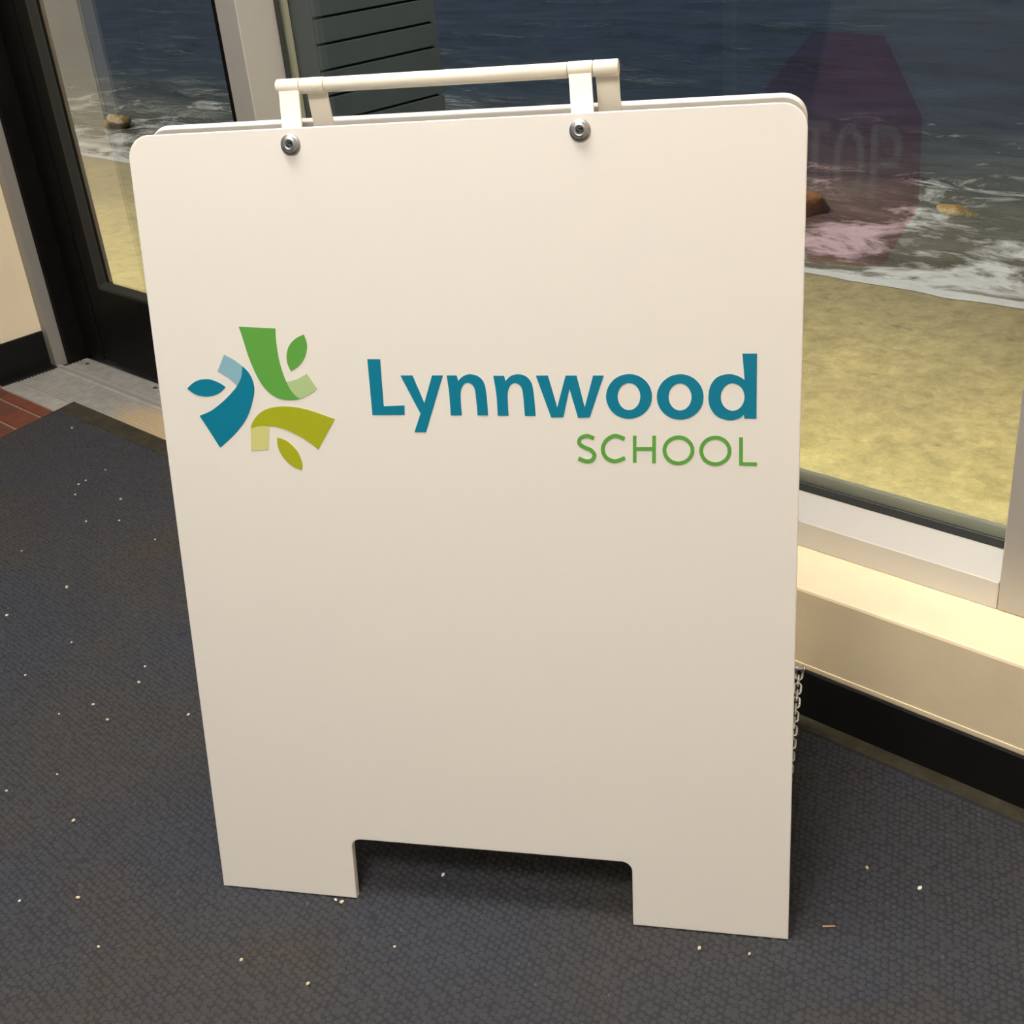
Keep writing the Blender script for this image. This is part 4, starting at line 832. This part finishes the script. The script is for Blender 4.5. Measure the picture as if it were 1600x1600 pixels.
# spreader chain between the panels, low on the right
chain = empty('chain', Vector((0, 0, 0)))
chain.parent = board
chain.location = rp(WID, 0.09) - board.location
C0 = rp(WID + 0.0080, 0.087, -0.006)
C1 = fp(WID - 0.012, 0.10, -TH - 0.006)
bm = bm_tube(bmesh.new(), rp(WID - 0.004, 0.092, -0.005), rp(WID + 0.0145, 0.092, -0.005), 0.0030, 12, 0.0005)
bm_lathe(bm, rp(WID + 0.0125, 0.092, -0.005), E_, [(0.0, 0.0), (0.0045, 0.0), (0.0048, 0.001), (0.0045, 0.0022), (0.0, 0.0024)], 16)
from_bm('eye_bolt', bm, M_CHAIN, chain)
def link_mesh():
    bm = bmesh.new()
    a, r, wr = 0.0042, 0.0038, 0.0018
    path = []
    for k in range(7): t = math.pi * k / 6; path.append((a + r * math.sin(t), r * math.cos(t)))
    for k in range(7): t = math.pi * k / 6; path.append((-a - r * math.sin(t), -r * math.cos(t)))
    n = len(path); rings = []
    for i in range(n):
        p = Vector((*path[i], 0)); d = (Vector((*path[(i + 1) % n], 0)) - Vector((*path[i - 1], 0))).normalized(); nn = Vector((-d.y, d.x, 0))
        rings.append([bm.verts.new(p + (nn * math.cos(k * math.pi / 3) + Vector((0, 0, 1)) * math.sin(k * math.pi / 3)) * wr) for k in range(6)])
    for i in range(n):
        for k in range(6):
            f = bm.faces.new((rings[i][k], rings[i][(k + 1) % 6], rings[(i + 1) % n][(k + 1) % 6], rings[(i + 1) % n][k])); f.smooth = True
    bmesh.ops.recalc_face_normals(bm, faces=bm.faces[:])
    me = bpy.data.meshes.new('chain_link'); bm.to_mesh(me); bm.free(); return me
lm = link_mesh()
def cpos(t):
    p = C0.lerp(C1, t); p.z -= 0.035 * 4 * t * (1 - t) * 0.8; return p
npt = 400; pts = [cpos(i / npt) for i in range(npt + 1)]
acc = 0.0; nxt = 0.004; flip = 0
for i in range(npt):
    seg = (pts[i + 1] - pts[i]); L = seg.length
    if acc + L >= nxt:
        pos = pts[i]; d = seg.normalized()
        side = d.cross(Vector((0, 0, 1))).normalized(); upv = side.cross(d)
        y_, z_ = (side, upv) if flip % 2 == 0 else (upv, -side)
        o = link('chain_link', lm, M_CHAIN, chain)
        mm = Matrix((d, y_, z_)).transposed().to_4x4(); mm.translation = pos - origin_of(chain)
        o.matrix_local = mm
        flip += 1; nxt += 0.0108
    acc += L

# ================================================================= CRUMBS ON THE MAT
CRUMBS = json.loads('[[-2.348, 1.015], [-2.094, 0.947], [-2.084, 0.899], [-2.081, 0.882], [-2.045, 0.855], [-1.951, 0.896], [-1.926, 0.811], [-1.757, 0.848], [-1.923, 0.686], [-1.739, 0.671], [-1.875, 0.848], [-1.741, 0.569], [-1.581, 0.593], [-1.559, 0.507], [-1.403, 0.6], [-1.431, 0.627], [-1.41, 0.532], [-1.43, 0.491], [-1.362, 0.526], [-1.28, 0.601], [-1.335, 0.368], [-1.312, 0.425], [-1.214, 0.394], [-1.142, 0.288], [-1.093, 0.333], [-0.874, 0.398], [-0.762, 0.51], [-0.861, 0.513], [-0.853, 0.515], [-1.01, 0.311], [-0.795, 0.423], [-0.795, 0.611], [-0.519, 0.702], [-0.477, 0.727], [-0.445, 0.9], [-0.389, 0.907]]')
vari = []; crumbs = []
for s in range(4):
    bm = bmesh.new(); bmesh.ops.create_icosphere(bm, subdivisions=2, radius=1.0)
    rr = random.Random(s)
    for v in bm.verts: v.co = Vector((v.co.x * 1.25, v.co.y * 0.9, v.co.z * 0.75)) * rr.uniform(0.85, 1.12)
    me = bpy.data.meshes.new('crumb'); bm.to_mesh(me); bm.free()
    me.materials.append(M_CRUMBW if s == 3 else M_CRUMB); vari.append(me)
for i, (cx, cy) in enumerate(CRUMBS):
    r = random.uniform(0.0013, 0.0021) * (1.35 if i in (0, 9, 14, 20, 25) else 1.0)
    o = link('crumb', vari[i % 4], None, None, (cx, cy, 0.0008 + r * 0.6))
    o.scale = (r, r, r); o.rotation_euler = (random.uniform(-.3, .3), random.uniform(-.3, .3), random.uniform(0, 6))
    tag(o, cat='crumb', group='crumbs scattered on the mat'); crumbs.append(o)
ORD = ['first', 'second', 'third', 'fourth', 'fifth', 'sixth', 'seventh', 'eighth', 'ninth', 'tenth', 'eleventh', 'twelfth', 'thirteenth', 'fourteenth', 'fifteenth', 'sixteenth', 'seventeenth', 'eighteenth', 'nineteenth', 'twentieth', 'twenty-first', 'twenty-second', 'twenty-third', 'twenty-fourth', 'twenty-fifth', 'twenty-sixth', 'twenty-seventh', 'twenty-eighth', 'twenty-ninth', 'thirtieth']
def pix(o):
    v = Vector(o.location) - Vector((0, 0, 0.97)); z = v.dot(FWD)
    return v.dot(RIGHT) / z * 1904.22 + 800, v.dot(DOWN) / z * 1904.22 + 800
left = sorted([o for o in crumbs if pix(o)[0] < 345 and pix(o)[1] < 1500], key=lambda o: pix(o)[1])
right = sorted([o for o in crumbs if pix(o)[0] > 1240], key=lambda o: pix(o)[0])
mid = sorted([o for o in crumbs if o not in left and o not in right], key=lambda o: pix(o)[0])
for k, o in enumerate(left): o['label'] = 'tiny pale crumb on the mat left of the board, %s from the doorway' % ORD[k]
for k, o in enumerate(mid): o['label'] = 'tiny pale crumb by the foot of the board, %s from the left' % ORD[k]
for k, o in enumerate(right): o['label'] = 'tiny pale crumb on the mat right of the board, %s from the board' % ORD[k]
bm = bm_tube(bmesh.new(), (-0.4398, 0.8015, 0.0014), (-0.4300, 0.8094, 0.0018), 0.00075, 8)
o = from_bm('dry_needle', bm, M_TWIG); tag(o, 'thin dry straw-coloured needle on the mat right of the board', 'needle')
